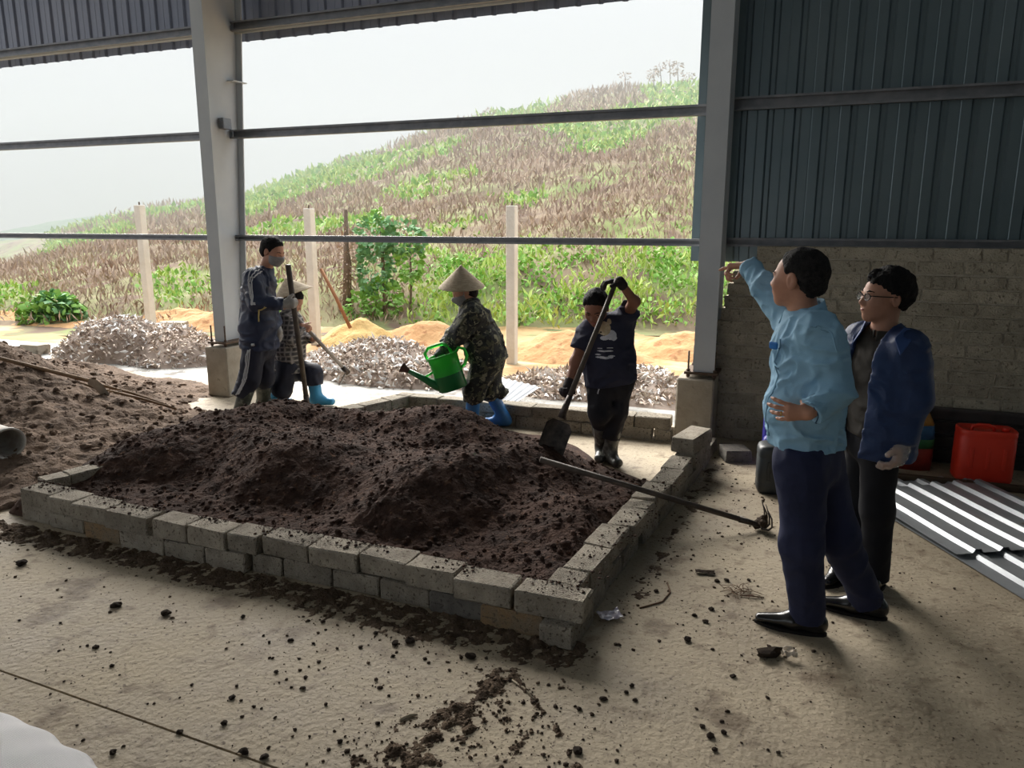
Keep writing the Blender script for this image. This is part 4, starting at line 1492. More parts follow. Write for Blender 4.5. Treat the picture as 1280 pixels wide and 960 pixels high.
# ================================================================== PLANTS, WASTE AND HAZE OUTSIDE
m_straw_d = mat('waste_dark', (150, 134, 122), (170, 153, 140), scale=8, rough=0.9)
m_straw_m = mat('waste_mid', (198, 182, 166), (212, 197, 182), scale=8, rough=0.9)
m_straw_p = mat('waste_pale', (230, 226, 222), (238, 235, 232), scale=8, rough=0.8)
def waste_pile(label, cen, rx, ry, hgt, rot, seed, nf, pale=0.2):
    cx, cy = cen
    c_, s_ = math.cos(rot), math.sin(rot)
    def q_(X, Y):
        u = ((X - cx) * c_ + (Y - cy) * s_) / rx
        w = (-(X - cx) * s_ + (Y - cy) * c_) / ry
        return np.sqrt(u * u + w * w) + (fbm2(X * 1.2, Y * 1.2, 3, seed) - 0.5) * 0.7
    def zf(X, Y):
        q = q_(X, Y)
        return hgt * np.clip(1 - q * q, -0.3, 1) * (0.55 + 0.9 * fbm2(X * 1.8, Y * 1.8, 3, seed + 1)) + (fbm2(X * 7, Y * 7, 3, seed + 2) - 0.5) * 0.12 * np.clip(1.2 - q, 0, 1) - 0.05
    root = thing('waste_pile', label, 'waste pile', (cx, cy, 0))
    R_ = max(rx, ry) * 1.2
    height_mesh('pile_body', np.arange(cx - rx * 1.25, cx + rx * 1.25, 0.04), np.arange(max(cy - ry * 1.6, 6.75), cy + ry * 1.6, 0.04), zf, m_straw_d, root)
    g = np.random.default_rng(seed)
    for nm, m_, frac in (('dark_flakes', m_straw_d, 0.35), ('brown_flakes', m_straw_m, 0.65 - pale), ('pale_flakes', m_straw_p, pale)):
        n = int(nf * frac)
        X = g.uniform(cx - rx * 1.15, cx + rx * 1.15, n)
        Y = g.uniform(max(cy - ry * 1.4, 6.8), cy + ry * 1.4, n)
        z = zf(X, Y)
        k = z > -0.02
        if nm == 'pale_flakes':
            k &= fbm2(X * 1.6, Y * 1.6, 2, seed + 9) > 0.5
        P = np.stack([X, Y, z - 0.005], 1)[k]
        S = g.uniform(0.035, 0.10, len(P)) * (1.3 if nm == 'pale_flakes' else 1)
        tag(leaf_cloud(nm, P, S, m_, root, seed + 3, up=0.0, bend=0.8, aspect=0.34), kind='stuff')
    return zf
p = G(175, 446)
waste_pile('grey heap of rotten straw waste on the yard behind the soil heap', (p[0], p[1] + 0.15), 1.75, 0.75, 0.50, 0.12, 201, 10000, 0.26)
p = G(480, 462)
waste_pile('grey heap of rotten straw waste behind the watering can', (p[0], p[1] - 0.1), 1.55, 0.85, 0.36, 0.05, 211, 12000, 0.24)
p = G(735, 487)
waste_pile('flat spread of rotten straw waste beyond the shovelling worker', (p[0] + 0.1, p[1] + 0.1), 1.25, 0.62, 0.26, 0.05, 221, 7000, 0.2)

# white sheet lying on the waste
cs = [G(604, 499, 0.10), G(648, 503, 0.12), G(676, 485, 0.16), G(628, 473, 0.16)]
v, f = [], []
N_ = 24
for i in range(N_ + 1):
    for j in range(7):
        a, b = i / N_, j / 6
        p = (cs[0] * (1 - a) + cs[1] * a) * (1 - b) + (cs[3] * (1 - a) + cs[2] * a) * b
        v.append(p + V(0, 0, 0.012 * (1 if i % 4 < 2 else 0)))
nv = len(v)
v += [q + V(0, 0, 0.003) for q in v[:]]
for i in range(N_):
    for j in range(6):
        k = i * 7 + j
        f += [(k, k + 1, k + 8, k + 7), (nv + k, nv + k + 7, nv + k + 8, nv + k + 1)]
tag(MB().raw(v, f).build('white_sheet', mat('white_sheet', (196, 198, 200), (180, 182, 186), scale=6, rough=0.5), None), 'white ribbed sheet lying on the waste beside the blue boot', 'sheet')

# wooden pole leaning out of the sand
pb = G(437, 412, 0.2)
d_ = float(pb @ _h)
tag(MB().tube([W(401, 336, d_ + 0.2), W(420, 372, d_ + 0.1), W(438, 410, d_)], [0.024, 0.026, 0.028], 8).build('leaning_pole', mat('brown_pole', (136, 92, 62), (152, 106, 74), scale=6, rough=0.8), None), 'brown wooden pole stuck slanting in the yellow sand mound', 'pole')
# blocks left about in the yard
for i, (x, y, lab) in enumerate(((45, 440, 'pale stone block lying in the yard above the soil heap'), (217, 410, 'pale stone block lying beside the lone fence post'))):
    p = G(x, y)
    o = mesh_obj('yard_block', rough_block(0.36 if i == 0 else 0.45, 0.2, 0.13, 500 + i, 0.01, 0.01), None, (p[0], p[1], -0.02), 0.3 * i, m_pede)
    tag(o, lab, 'block')

m_leaf = mat('leaf_green', (124, 168, 80), (148, 190, 98), scale=1.5, rough=0.7)
m_leaf_d = mat('leaf_blue_green', (124, 168, 118), (106, 148, 98), scale=1.5, rough=0.7)
m_leaf_y = mat('leaf_yellow_green', (184, 202, 112), (164, 188, 98), scale=1.0, rough=0.75)
m_dead = mat('dead_brush', (172, 151, 134), (148, 128, 114), scale=0.8, rough=0.95)
m_dead2 = mat('dead_brush_pale', (198, 176, 156), (178, 156, 138), scale=0.8, rough=0.95)
m_bark = mat('bark', (118, 102, 88), (96, 82, 70), scale=10, rough=0.95)

def hill_pts(n, s0, s1, d0, d1, seed, mask):
    g = np.random.default_rng(seed)
    s = g.uniform(s0, s1, n)
    d = d0 * (d1 / d0) ** g.random(n)
    k = mask(s, d, g)
    s, d = s[k], d[k]
    X = s * d * _r[0] + d * _h[0]
    Y = s * d * _r[1] + d * _h[1]
    z = hill_z(X, Y)
    ok = z > 0.0
    return np.stack([X, Y, z], 1)[ok], d[ok]
def patch(s, d, seed, a=9.0, b=5.0):
    return fbm2(s * a + 50, np.log(d) * b, 4, seed)
def zone(s, d):
    """how green the slope is: green toe on the right, brown belt above it, yellow-green shoulder"""
    e = np.log(d / 13.0)
    toe = np.exp(-((e - 0.06) / 0.16) ** 2) * sstep(-0.25, 0.0, s)
    sh = sstep(0.75, 1.15, e) * 0.30
    return 0.36 + 0.36 * toe + sh - 0.12 * np.exp(-((e - 0.5) / 0.25) ** 2) * sstep(-0.1, 0.1, s)
def green(s, d, g):
    return patch(s, d, 301) * 1.6 - 0.3 < zone(s, d)
def brown(s, d, g):
    return ~green(s, d, g)
hillveg = [('dead_scrub', 'brown withered scrub covering the hillside', m_dead, 38000, brown, 0.012, 0.22, 0.9, 0.3, 401), ('dry_stalks', 'pale dry stalks standing on the hillside', m_dead2, 22000, brown, 0.013, 0.14, 1.2, 0.2, 402),
           ('hill_grass', 'yellow green grass covering parts of the hillside', m_leaf_y, 30000, green, 0.010, 0.30, 0.6, 0.35, 403), ('hill_weeds', 'leafy green weeds on the hillside', m_leaf, 18000, green, 0.009, 0.6, 0.35, 0.3, 404)]
for nm, lab, m_, n, mk, sz, asp, upq, bend, sd_ in hillveg:
    P, d = hill_pts(n, -0.80, 0.42, 13.0, 72.0, sd_, mk)
    g = np.random.default_rng(sd_ + 50)
    S = np.clip(d * sz, 0.08, 0.75) * g.uniform(0.5, 1.25, len(P))
    P = P + np.stack([g.normal(0, 0.1, len(P)), g.normal(0, 0.1, len(P)), -0.03 + g.random(len(P)) * S * 0.35], 1)
    tag(leaf_cloud(nm, P, S, m_, None, sd_, up=upq, bend=bend, aspect=asp), lab, 'vegetation', kind='stuff')
# leafy weeds crowding the foot of the slope
g = np.random.default_rng(77)
cl = []
for k in range(125):
    s = g.uniform(-0.12, 0.30)
    d = g.uniform(12.9, 15.8)
    X = s * d * _r[0] + d * _h[0]; Y = s * d * _r[1] + d * _h[1]
    z = max(float(hill_z(np.array([X]), np.array([Y]))[0]), -0.02)
    n = int(g.integers(16, 42))
    r_ = g.uniform(0.15, 0.4)
    P = np.array([X, Y, z]) + g.normal(size=(n, 3)) * np.array([r_, r_, 0.0]) * 0.6
    P[:, 2] = z + g.random(n) * r_ * 1.3
    cl.append(P)
P = np.concatenate(cl)
half = len(P) * 45 // 100
tag(leaf_cloud('foot_grass', P[half:half * 2], g.uniform(0.10, 0.24, half), m_leaf_y, None, 89, up=0.7, bend=0.3, aspect=0.25), 'yellow green grass blades at the foot of the slope', 'vegetation', kind='stuff')
P = P[:half]
tag(leaf_cloud('foot_weeds', P, g.uniform(0.06, 0.14, len(P)), m_leaf, None, 88, up=0.2, bend=0.4, aspect=0.75), 'bright green leafy weeds crowding the foot of the slope', 'vegetation', kind='stuff')

def leafy(name, label, cat, blobs, n, size, m_, seed, stems, group=None, asp=0.9, m2=None):
    """blobs: list of (centre, radii); leaves over their surface; stems: list of (points, radius)"""
    g = np.random.default_rng(seed)
    base = stems[0][0][0]
    root = thing(name, label, cat, base, group)
    w = np.array([r[0] * r[2] + r[1] * r[2] for _, r in blobs])
    w = w / w.sum()
    P, Dn = [], []
    for (c_, r_), q in zip(blobs, w):
        k = int(n * q)
        u = g.normal(size=(k, 3))
        u /= np.linalg.norm(u, axis=1)[:, None]
        rad = g.uniform(0.72, 1.04, (k, 1))
        P.append(np.asarray(c_) + u * np.asarray(r_) * rad)
        Dn.append(u * np.array([1, 1, 0.5]) + np.array([0, 0, -0.25]))
    P, Dn = np.concatenate(P), np.concatenate(Dn)
    k = P[:, 2] > base[2] - 0.02
    P, Dn = P[k], Dn[k]
    half = len(P) // 2 if m2 else len(P)
    S = g.uniform(0.65, 1.25, len(P)) * size
    leaf_cloud('foliage', P[:half], S[:half], m_, root, seed, dirs=Dn[:half], bend=0.35, aspect=asp)
    if m2:
        leaf_cloud('young_foliage', P[half:], S[half:], m2, root, seed + 1, dirs=Dn[half:], bend=0.35, aspect=asp)
    for pts, r_ in stems:
        MB().tube(pts, [r_ * (1 - 0.6 * i / max(len(pts) - 1, 1)) for i in range(len(pts))], 7).build('stem', m_bark, root)
    return root
# round broad-leaved bush on the left
p = G(65, 403)
db = float(p @ _h)
c0 = W(65, 391, db + 0.3)
sx = db / 971
leafy('leafy_bush', 'round bright green broad leaved bush at the edge of the yard', 'bush', [(c0 + _r * x + V(0, 0, z), (rx, rx * 0.8, rz)) for x, z, rx, rz in ((-0.20, -0.10, 0.36, 0.28), (0.1, 0.0, 0.40, 0.36), (0.28, -0.1, 0.28, 0.30), (0.0, 0.05, 0.30, 0.30))], 950, 0.15, m_leaf, 501, [([c0 - V(0, 0, c0[2] + 0.02), c0 + V(0, 0, 0.1)], 0.03), ([c0 - V(0, 0, c0[2] + 0.02), c0 + _r * 0.3 + V(0, 0, 0.1)], 0.02)], m2=m_leaf_d)
# vine-hung tree near the foot of the slope
dt = 13.9
def vp(x, y):
    return W(x, y, dt)
st = [([vp(482, 418), vp(480, 350), vp(476, 285)], 0.05), ([vp(512, 420), vp(514, 350), vp(512, 295)], 0.03)]
leafy('vine_tree', 'small tree smothered in hanging green vines behind the watering worker', 'tree', [(vp(470, 296), (0.32, 0.3, 0.34)), (vp(505, 298), (0.36, 0.3, 0.28)), (vp(468, 335), (0.30, 0.26, 0.45)), (vp(512, 325), (0.22, 0.22, 0.40)), (vp(478, 375), (0.34, 0.3, 0.40)), (vp(474, 275), (0.14, 0.14, 0.16)), (vp(455, 385), (0.3, 0.3, 0.3))], 1500, 0.115, m_leaf_d, 511, st, m2=m_leaf)
# dead vine-wrapped stump left of it
st = [([vp(433, 412), vp(433, 340), vp(432, 262)], 0.085), ([vp(436, 400), vp(437, 330), vp(430, 280)], 0.05)]
root = leafy('dead_trunk', 'bare withered trunk wrapped in dry creepers beside the vine tree', 'tree', [(vp(433, 330), (0.10, 0.1, 0.75))], 240, 0.10, m_dead, 521, st, asp=0.3)
# narrow green creeper on the slope
ds_ = 24.0
c1 = W(238, 325, ds_)
leafy('creeper_bush', 'narrow green creeper clad stem halfway up the slope near the tall column', 'bush', [(c1, (0.28, 0.25, 0.55)), (c1 - V(0, 0, 0.45), (0.5, 0.4, 0.35))], 330, 0.2, m_leaf_d, 531, [([c1 - V(0, 0, 0.9), c1 + V(0, 0, 0.4)], 0.05)])
# thin saplings on the ridge
for i, (x, y0, y1) in enumerate(((742, 130, 112), (781, 124, 92), (816, 118, 88), (826, 117, 82), (837, 116, 76), (846, 114, 80), (862, 111, 92), (612, 150, 138))):
    dq = 66.0
    b0, t0 = W(x, y0 + 4, dq), W(x + (i % 3 - 1), y1, dq)
    hh = t0[2] - b0[2]
    bl_ = [(t0 - V(0, 0, hh * 0.06), (0.42, 0.42, 0.16)), (t0 - V(0, 0, hh * 0.28) + _r * (0.35 - 0.25 * (i % 4)), (0.3, 0.3, 0.14))]
    leafy('sapling', ('second', 'third', 'fourth', 'fifth', 'sixth', 'seventh', 'last', 'lone first')[i] + ' thin bare sapling from the low end of the misty ridge line', 'tree', bl_, 60, 0.26, m_dead, 600 + i, [([b0, (b0 + t0) / 2 + _r * 0.06, t0], 0.055)], 'saplings along the ridge', asp=0.4)

# mist lying over the slope
mh = bpy.data.materials.new('mist')
mh.use_nodes = True
nt = mh.node_tree
nt.nodes.remove(nt.nodes['Principled BSDF'])
vs = nt.nodes.new('ShaderNodeVolumeScatter')
vs.inputs['Color'].default_value = (0.88, 0.94, 1.0, 1)
vs.inputs['Density'].default_value = 0.0047
vs.inputs['Anisotropy'].default_value = 0.0
va = nt.nodes.new('ShaderNodeVolumeAbsorption')
va.inputs['Color'].default_value = (0, 0, 0, 1)
va.inputs['Density'].default_value = 0.0058
av = nt.nodes.new('ShaderNodeAddShader')
nt.links.new(vs.outputs[0], av.inputs[0])
nt.links.new(va.outputs[0], av.inputs[1])
nt.links.new(av.outputs[0], nt.nodes['Material Output'].inputs['Volume'])
o = MB().obox(_h * 95 + V(0, 0, 10.5), _r, _h, V(0, 0, 1), 170, 77, 14.5).build('mist', mh, None)
tag(o, 'pale mist hanging over the hillside', 'mist', kind='stuff')
# ================================================================== PEOPLE
m_skin = mat('skin', (186, 138, 114), (174, 126, 104), scale=14, rough=0.55, spec=0.35)
m_skin_dark = mat('skin_tanned', (146, 100, 80), (134, 92, 74), scale=14, rough=0.55, spec=0.35)
m_hair = mat('black_hair', (20, 19, 20), (30, 28, 28), scale=60, rough=0.75, spec=0.15, bump=0.6, bscale=140, stretch=(1, 1, 0.3))
m_hair_grey = mat('greying_hair', (24, 24, 26), (44, 42, 42), scale=50, rough=0.75, spec=0.15, bump=0.6, bscale=140)
m_eye = mat('eye_dark', (30, 24, 22), rough=0.2, spec=0.6)
m_lip = mat('lip', (156, 92, 86), rough=0.5)


def frame(fwd, up=(0, 0, 1)):
    y = unit(fwd)
    z = np.asarray(up, float)
    z = unit(z - y * (z @ y))
    x = np.cross(y, z)            # to the person's right
    return x, y, z


def head_fn(c, fr, s=1.0, nose=True):
    """skull, face, ears; local x right, y forward, z up, origin between the ears"""
    X, Y, Z = fr
    c = np.asarray(c, float)
    T = lambda x, y, z: c + (X * x + Y * y + Z * z) * s
    R = np.stack([X, Y, Z])
    e = lambda p, r: ell(T(*p), np.array(r) * s, R)
    base = [e((0, -0.016, 0.038), (0.074, 0.094, 0.082)), e((0, 0.028, 0.0), (0.066, 0.066, 0.085)), e((0, 0.032, -0.052), (0.054, 0.056, 0.052)),
            cone(T(0, 0.055, -0.07), T(0, 0.068, -0.088), 0.030 * s, 0.021 * s), e((0.034, 0.062, -0.018), (0.026, 0.024, 0.026)), e((-0.034, 0.062, -0.018), (0.026, 0.024, 0.026))]
    f = U(base, 0.03 * s)
    sock = [e((q * 0.031, 0.098, 0.006), (0.019, 0.016, 0.012)) for q in (-1, 1)]
    f = sub(f, *sock)
    det = [e((0, 0.081, 0.022), (0.050, 0.014, 0.010)), cone(T(0, 0.087, 0.010), T(0, 0.105, -0.022), 0.008 * s, 0.012 * s), e((0.011, 0.096, -0.027), (0.010, 0.011, 0.008)), e((-0.011, 0.096, -0.027), (0.010, 0.011, 0.008)),
           e((0, 0.087, -0.050), (0.022, 0.010, 0.006)), e((0, 0.086, -0.061), (0.019, 0.010, 0.007))]
    f2 = U([f] + det, 0.012 * s)
    ears = []
    for q in (-1, 1):
        ea = e((q * 0.078, -0.010, -0.002), (0.011, 0.021, 0.034))
        ears.append(sub(ea, e((q * 0.090, -0.004, 0.002), (0.010, 0.011, 0.019))))
    f3 = U([f2] + ears, 0.008 * s)
    return f3, T, R


def hair_fn(T, R, s=1.0, thick=0.012, line=None, seed=4, tuft=0.006, top=1.0):
    ys, zs = line or ([-0.13, -0.07, -0.040, -0.028, -0.005, 0.010, 0.022, 0.036, 0.055, 0.080, 0.11], [-0.075, -0.068, -0.055, 0.005, 0.018, 0.004, -0.014, 0.022, 0.060, 0.080, 0.084])
    c0 = T(0, 0, 0)
    sk = ell(T(0, -0.016, 0.038), np.array((0.0765, 0.0965, 0.0845)) * s, R)
    bk = ell(T(0, -0.045, -0.03), np.array((0.058, 0.058, 0.06)) * s, R)
    b = U([sk, bk], 0.03 * s)

    def f(P):
        q = ((P - c0.astype(np.float32)) @ R.T.astype(np.float32)) / s
        zl = np.interp(q[:, 1], ys, zs) + (vnoise(q * 110, seed + 1) - 0.5) * 0.022
        up_ = q[:, 2] - zl
        ta = sstep(-0.004, 0.045, up_)
        n = vnoise(q * np.array([95, 50, 50], np.float32), seed) - 0.5
        d = b(P) - s * ta * (thick * (1 + (top - 1) * sstep(0.0, 0.1, q[:, 2])) + n * tuft + (vnoise(q * 30, seed + 3) - 0.5) * tuft * 1.5)
        return np.maximum(d, -up_ * 0.75 * s)
    return f


def hand_fn(wrist, a, n, side, curl=(20, 25, 20), s=1.0, thumb=(0.65, 0.7, 0.25), per=None, spread=0.0):
    """a: wrist to knuckles, n: out of the palm, side: +1/-1 picks the thumb side; per: own curl for each finger"""
    a = unit(a)
    n = np.asarray(n, float)
    n = unit(n - a * (n @ a))
    t = np.cross(a, n) * side
    w = np.asarray(wrist, float)
    P = [cone2(w + a * 0.012 * s, w + a * 0.075 * s, 0.028 * s, 0.015 * s, 0.039 * s, 0.014 * s, t)]
    for i, (o, ln, r) in enumerate(((0.029, 0.95, 0.0088), (0.010, 1.06, 0.0092), (-0.010, 1.0, 0.0088), (-0.028, 0.80, 0.0078))):
        cu = per[i] if per else curl
        b = w + a * (0.080 - 0.006 * abs(i - 1)) * s + t * o * s
        ang = 0.0
        lat = t * spread * (1.5 - i)
        for L, c_, r0, r1 in ((0.042, cu[0], 1.0, 0.93), (0.027, cu[1], 0.93, 0.86), (0.021, cu[2], 0.86, 0.75)):
            ang += math.radians(c_)
            d = unit(a * math.cos(ang) + n * math.sin(ang) + lat * math.cos(ang))
            e = b + d * L * ln * s
            P.append(cone(b, e, r * r0 * s, r * r1 * s))
            b = e
    b = w + a * 0.022 * s + t * 0.024 * s + n * 0.004 * s
    d = unit(a * thumb[0] + t * thumb[1] + n * thumb[2])
    e = b + d * 0.042 * s
    P.append(cone(b, e, 0.0145 * s, 0.0105 * s))
    d2 = unit(d + a * 0.35 + n * 0.3)
    P.append(cone(e, e + d2 * 0.034 * s, 0.0105 * s, 0.008 * s))
    return U(P, 0.007 * s)


def bounds(pts, pad):
    a = np.array([np.asarray(p, float) for p in pts])
    return a.min(0) - pad, a.max(0) + pad


def person(label, foot):
    return thing('person', label, 'person', foot)


class Fig:
    """joints in metres; builds the continuous body and the clothes over it"""

    def __init__(s, root, J, face, up=(0, 0, 1), hs=1.0, chest=None):
        s.root = root
        s.J = {k: np.asarray(v, float) for k, v in J.items()}
        s.fr = frame(face, up)
        s.hs = hs
        J = s.J
        s.wd = unit(J['shR'] - J['shL'])
        s.hd = unit(J['hipR'] - J['hipL'])
        s.mid = (J['shL'] + J['shR']) / 2
        s.pel = (J['hipL'] + J['hipR']) / 2
        s.head, s.T, s.R = head_fn(J['head'], s.fr, hs)
        s.hands = {}

    def hand(s, k, a, n, side, sc=1.0, **kw):
        s.hands[k] = hand_fn(s.J['wr' + k], a, n, side, s=sc, **kw)

    def torso(s, g=0.0, w=0.165, d=0.10, ww=0.14, wdp=0.095, hw=0.155, hdp=0.11, low=0.0):
        """chest to pelvis with growth g for clothes"""
        m, p = s.mid, s.pel
        ax = unit(p - m)
        ch = m + ax * 0.10
        wa = m + (p - m) * 0.68
        lo = p + ax * low
        return [cone2(ch, wa, w + g, d + g, ww + g, wdp + g, s.wd), cone2(wa, lo, ww + g, wdp + g, hw + g, hdp + g, s.hd),
                cone2(m + ax * 0.015 - s.wd * 0.10, m + ax * 0.015 + s.wd * 0.10, 0.066 + g, 0.066 + g, 0.066 + g, 0.066 + g, s.wd)]

    def arm(s, k, r=(0.047, 0.040, 0.036, 0.026)):
        J = s.J
        return [cone(J['sh' + k], J['el' + k], r[0], r[1]), cone(J['el' + k], J['wr' + k], r[2], r[3])]

    def leg(s, k, r=(0.074, 0.048, 0.044, 0.031)):
        J = s.J
        return [cone(J['hip' + k], J['kn' + k], r[0], r[1]), cone(J['kn' + k], J['an' + k], r[2], r[3])]

    def body(s, m, h=0.006, g=-0.018):
        J = s.J
        Tb = s.T
        neck = [cone(Tb(0, -0.022, -0.05), J['neck'], 0.052 * s.hs, 0.054), cone(J['neck'], s.mid * 0.6 + J['neck'] * 0.4, 0.056, 0.075)]
        tr = s.torso(g)
        limbs = []
        for k in 'LR':
            limbs += s.arm(k)
            limbs += s.leg(k)
        trunk = U(tr + neck + limbs, 0.03)
        hd = s.head
        hands = list(s.hands.values())

        def f(P):
            d = smin(trunk(P), hd(P), 0.025)
            for q in hands:
                d = smin(d, q(P), 0.012)
            return d
        pts = list(J.values()) + [Tb(0.1, 0.13, 0.14), Tb(-0.1, -0.13, -0.1)] + [J['wr' + k] + unit(J['wr' + k] - J['el' + k]) * 0.2 for k in 'LR']
        lo, hi = bounds(pts, 0.11)
        s.fbody = f
        return skin_mesh('body', f, lo, hi, h, m, s.root)

    def hair(s, m, h=0.004, **kw):
        f = hair_fn(s.T, s.R, s.hs, **kw)
        lo, hi = bounds([s.J['head']], 0.16 * s.hs)
        return skin_mesh('hair', f, lo, hi, h, m, s.root)

    def eyes(s, m=None):
        for q in (-1, 1):
            b = MB()
            b.lathe([(0.0, -0.010), (0.009, -0.006), (0.011, 0.0), (0.009, 0.006), (0.0, 0.010)], s.T(q * 0.031, 0.076, 0.006), s.fr[0], 12)
            b.build('eye', m or m_eye, s.root)
            b = MB()
            b.tube([s.T(q * 0.014, 0.094, 0.024), s.T(q * 0.03, 0.093, 0.030), s.T(q * 0.050, 0.078, 0.026)], [0.003, 0.004, 0.002], 6)
            b.build('eyebrow', m_hair, s.root)
        MB().tube([s.T(-0.021, 0.082, -0.056), s.T(-0.010, 0.0955, -0.0545), s.T(0, 0.0965, -0.056), s.T(0.010, 0.0955, -0.0545), s.T(0.021, 0.082, -0.056)], [0.002, 0.0058, 0.0062, 0.0058, 0.002], 8).build('lips', m_lip, s.root)

    def garment(s, name, f, pts, pad, h, m, relax=1):
        lo, hi = bounds(pts, pad)
        return skin_mesh(name, f, lo, hi, h, m, s.root, relax)


def boot_fn(an, kn, toe, hgt=0.25, r=0.058, sole=None):
    """rubber boot: shaft up the shin and a rounded foot; toe = ground direction"""
    an = np.asarray(an, float)
    kn = np.asarray(kn, float)
    t = unit(np.array([toe[0], toe[1], 0]))
    ax = unit(kn - an)
    z0 = (sole if sole is not None else an[2] - 0.085)
    g0 = np.array([an[0], an[1], z0])
    sd = np.cross(t, V(0, 0, 1))
    top = an + ax * hgt
    P = [cone(an + ax * -0.02, top, r * 0.92, r * 1.08), cone2(g0 - t * 0.035 + V(0, 0, 0.042), g0 + t * 0.15 + V(0, 0, 0.036), 0.040, 0.045, 0.042, 0.036, sd), cone2(g0 + t * 0.05 + V(0, 0, 0.06), an, 0.038, 0.045, 0.05, 0.05, sd)]
    f = U(P, 0.03)
    return cut(f, plane(top, ax), plane(g0, V(0, 0, -1))), [an, top, g0 + t * 0.2, g0 - t * 0.08]


def shoe_fn(an, toe, z0=0.0, L=0.19):
    an = np.asarray(an, float)
    t = unit(np.array([toe[0], toe[1], 0]))
    sd = np.cross(t, V(0, 0, 1))
    g0 = np.array([an[0], an[1], z0])
    P = [cone2(g0 - t * 0.045 + V(0, 0, 0.04), g0 + t * 0.06 + V(0, 0, 0.04), 0.036, 0.042, 0.043, 0.042, sd), cone2(g0 + t * 0.06 + V(0, 0, 0.036), g0 + t * L + V(0, 0, 0.022), 0.044, 0.036, 0.026, 0.018, sd),
         cone2(g0 - t * 0.02 + V(0, 0, 0.06), g0 - t * 0.01 + V(0, 0, 0.10), 0.038, 0.05, 0.036, 0.046, sd)]
    f = U(P, 0.03)
    return cut(f, plane(g0, V(0, 0, -1)), plane(g0 + V(0, 0, 0.115), V(0, 0, 1))), [g0 - t * 0.1, g0 + t * (L + 0.05), g0 + V(0, 0, 0.12)]


def sole_of(an, toe, z0, L, m, root, w=0.047):
    t = unit(np.array([toe[0], toe[1], 0]))
    sd = np.cross(t, V(0, 0, 1))
    g0 = np.array([an[0], an[1], z0])
    pl = []
    for a in np.linspace(0, 2 * math.pi, 25)[:-1]:
        ca, sa = math.cos(a), math.sin(a)
        x = (L + 0.10) / 2 * ca + (L - 0.07) / 2 + 0.0
        ww = w * (0.92 if ca < 0 else 1 - 0.42 * ca ** 3)
        pl.append(g0 + t * x + sd * ww * sa)
    return MB().prism(pl, (0, 0, 0.014)).build('sole', m, root)


def cuff_cut(f, wr, el, back=0.01):
    d = unit(np.asarray(wr) - np.asarray(el))
    return cut(f, plane(np.asarray(wr) - d * back, d))


def ribbon(f, pts, r, name, m, root, n=6, out=None):
    """a thin cord laid on a garment: points are pulled onto the surface f"""
    P = np.array([np.asarray(p, float) for p in pts], np.float32)
    e = 1e-3
    for _ in range(12):
        d = f(P)
        gr = np.stack([(f(P + np.eye(3, dtype=np.float32)[i] * e) - d) / e for i in range(3)], 1)
        gr /= np.maximum(np.linalg.norm(gr, axis=1), 1e-4)[:, None]
        P = P - gr * d[:, None] * 0.8
    return MB().tube(list(P), r, n).build(name, m, root)


def lerp_pts(pts, n):
    pts = [np.asarray(p, float) for p in pts]
    seg = np.cumsum([0] + [np.linalg.norm(b - a) for a, b in zip(pts[:-1], pts[1:])])
    t = np.linspace(0, seg[-1], n)
    A = np.array(pts)
    return np.stack([np.interp(t, seg, A[:, i]) for i in range(3)], 1)


def conical_hat(root, apex, down, R_, H_, m, name='conical_hat'):
    """woven leaf hat: thin cone with stitched rings"""
    ax = unit(-np.asarray(down))
    prof = []
    n = 15
    for i in range(n + 1):
        t = i / n
        prof.append((R_ * (1 - t) * (1 + 0.012 * (i % 2)), H_ * t))
    prof[-1] = (0.002, H_)
    inner = [(max(r - 0.006, 0.001), h_ - 0.004) for r, h_ in reversed(prof)]
    base = np.asarray(apex) - ax * H_
    o = MB().lathe(prof + inner + [prof[0]], base, ax, 40).build(name, m, root)
    return o


m_hat = mat('palm_hat', (176, 160, 134), (150, 134, 110), scale=18, stretch=(1, 1, 5), rough=0.8, bump=0.3, bscale=60)

# ------------------------------------------------------------------ 1. light blue shirt, pointing out over the yard
foot = G(1000, 790)
root = person('person in light blue shirt and navy trousers pointing outside, one hand on hip', foot)
D = 3.12
J = dict(head=W(998, 350, D), neck=W(1004, 393, D + 0.0), shL=W(1026, 414, D - 0.15), shR=W(990, 397, D + 0.16),
         elL=W(1045, 487, D - 0.20), wrL=W(1011, 517, D - 0.25), elR=W(956, 358, D + 0.30), wrR=W(934, 332, D + 0.46),
         hipL=W(1000, 572, D - 0.07), hipR=W(1020, 570, D + 0.09), knL=W(1003, 680, D - 0.08), knR=W(1046, 668, D + 0.06),
         anL=G(1008, 790) + V(0, 0, 0.09), anR=G(1084, 770) + V(0, 0, 0.09))
face1 = unit(-_r * 0.70 + _h * 0.71 + V(0, 0, 0.03))
F1 = Fig(root, J, face1, (0, 0, 1), 1.02)
aL = unit(W(974, 514, D - 0.22) - J['wrL'])
F1.hand('L', aL, unit(_h * 0.9 + _r * 0.1), -1, 0.98, per=((14, 26, 18), (16, 28, 18), (18, 30, 20), (22, 32, 20)), spread=0.15, thumb=(-0.1, 0.1, 1.0))
aR = unit(W(905, 333, D + 0.55) - J['wrR'])
F1.hand('R', aR, unit(V(0, 0, -1) - _h * 0.2), -1, 1.04, per=((4, 6, 5), (45, 70, 40), (60, 75, 45), (65, 80, 45)), thumb=(0.7, 0.3, 0.6))
F1.body(m_skin, 0.0045)
F1.hair(m_hair_grey, 0.004, thick=0.010, line=([-0.13, -0.07, -0.04, -0.02, 0.004, 0.022, 0.045, 0.065, 0.11], [-0.062, -0.055, -0.040, 0.010, 0.030, 0.012, 0.050, 0.078, 0.085]), tuft=0.004)
F1.eyes()
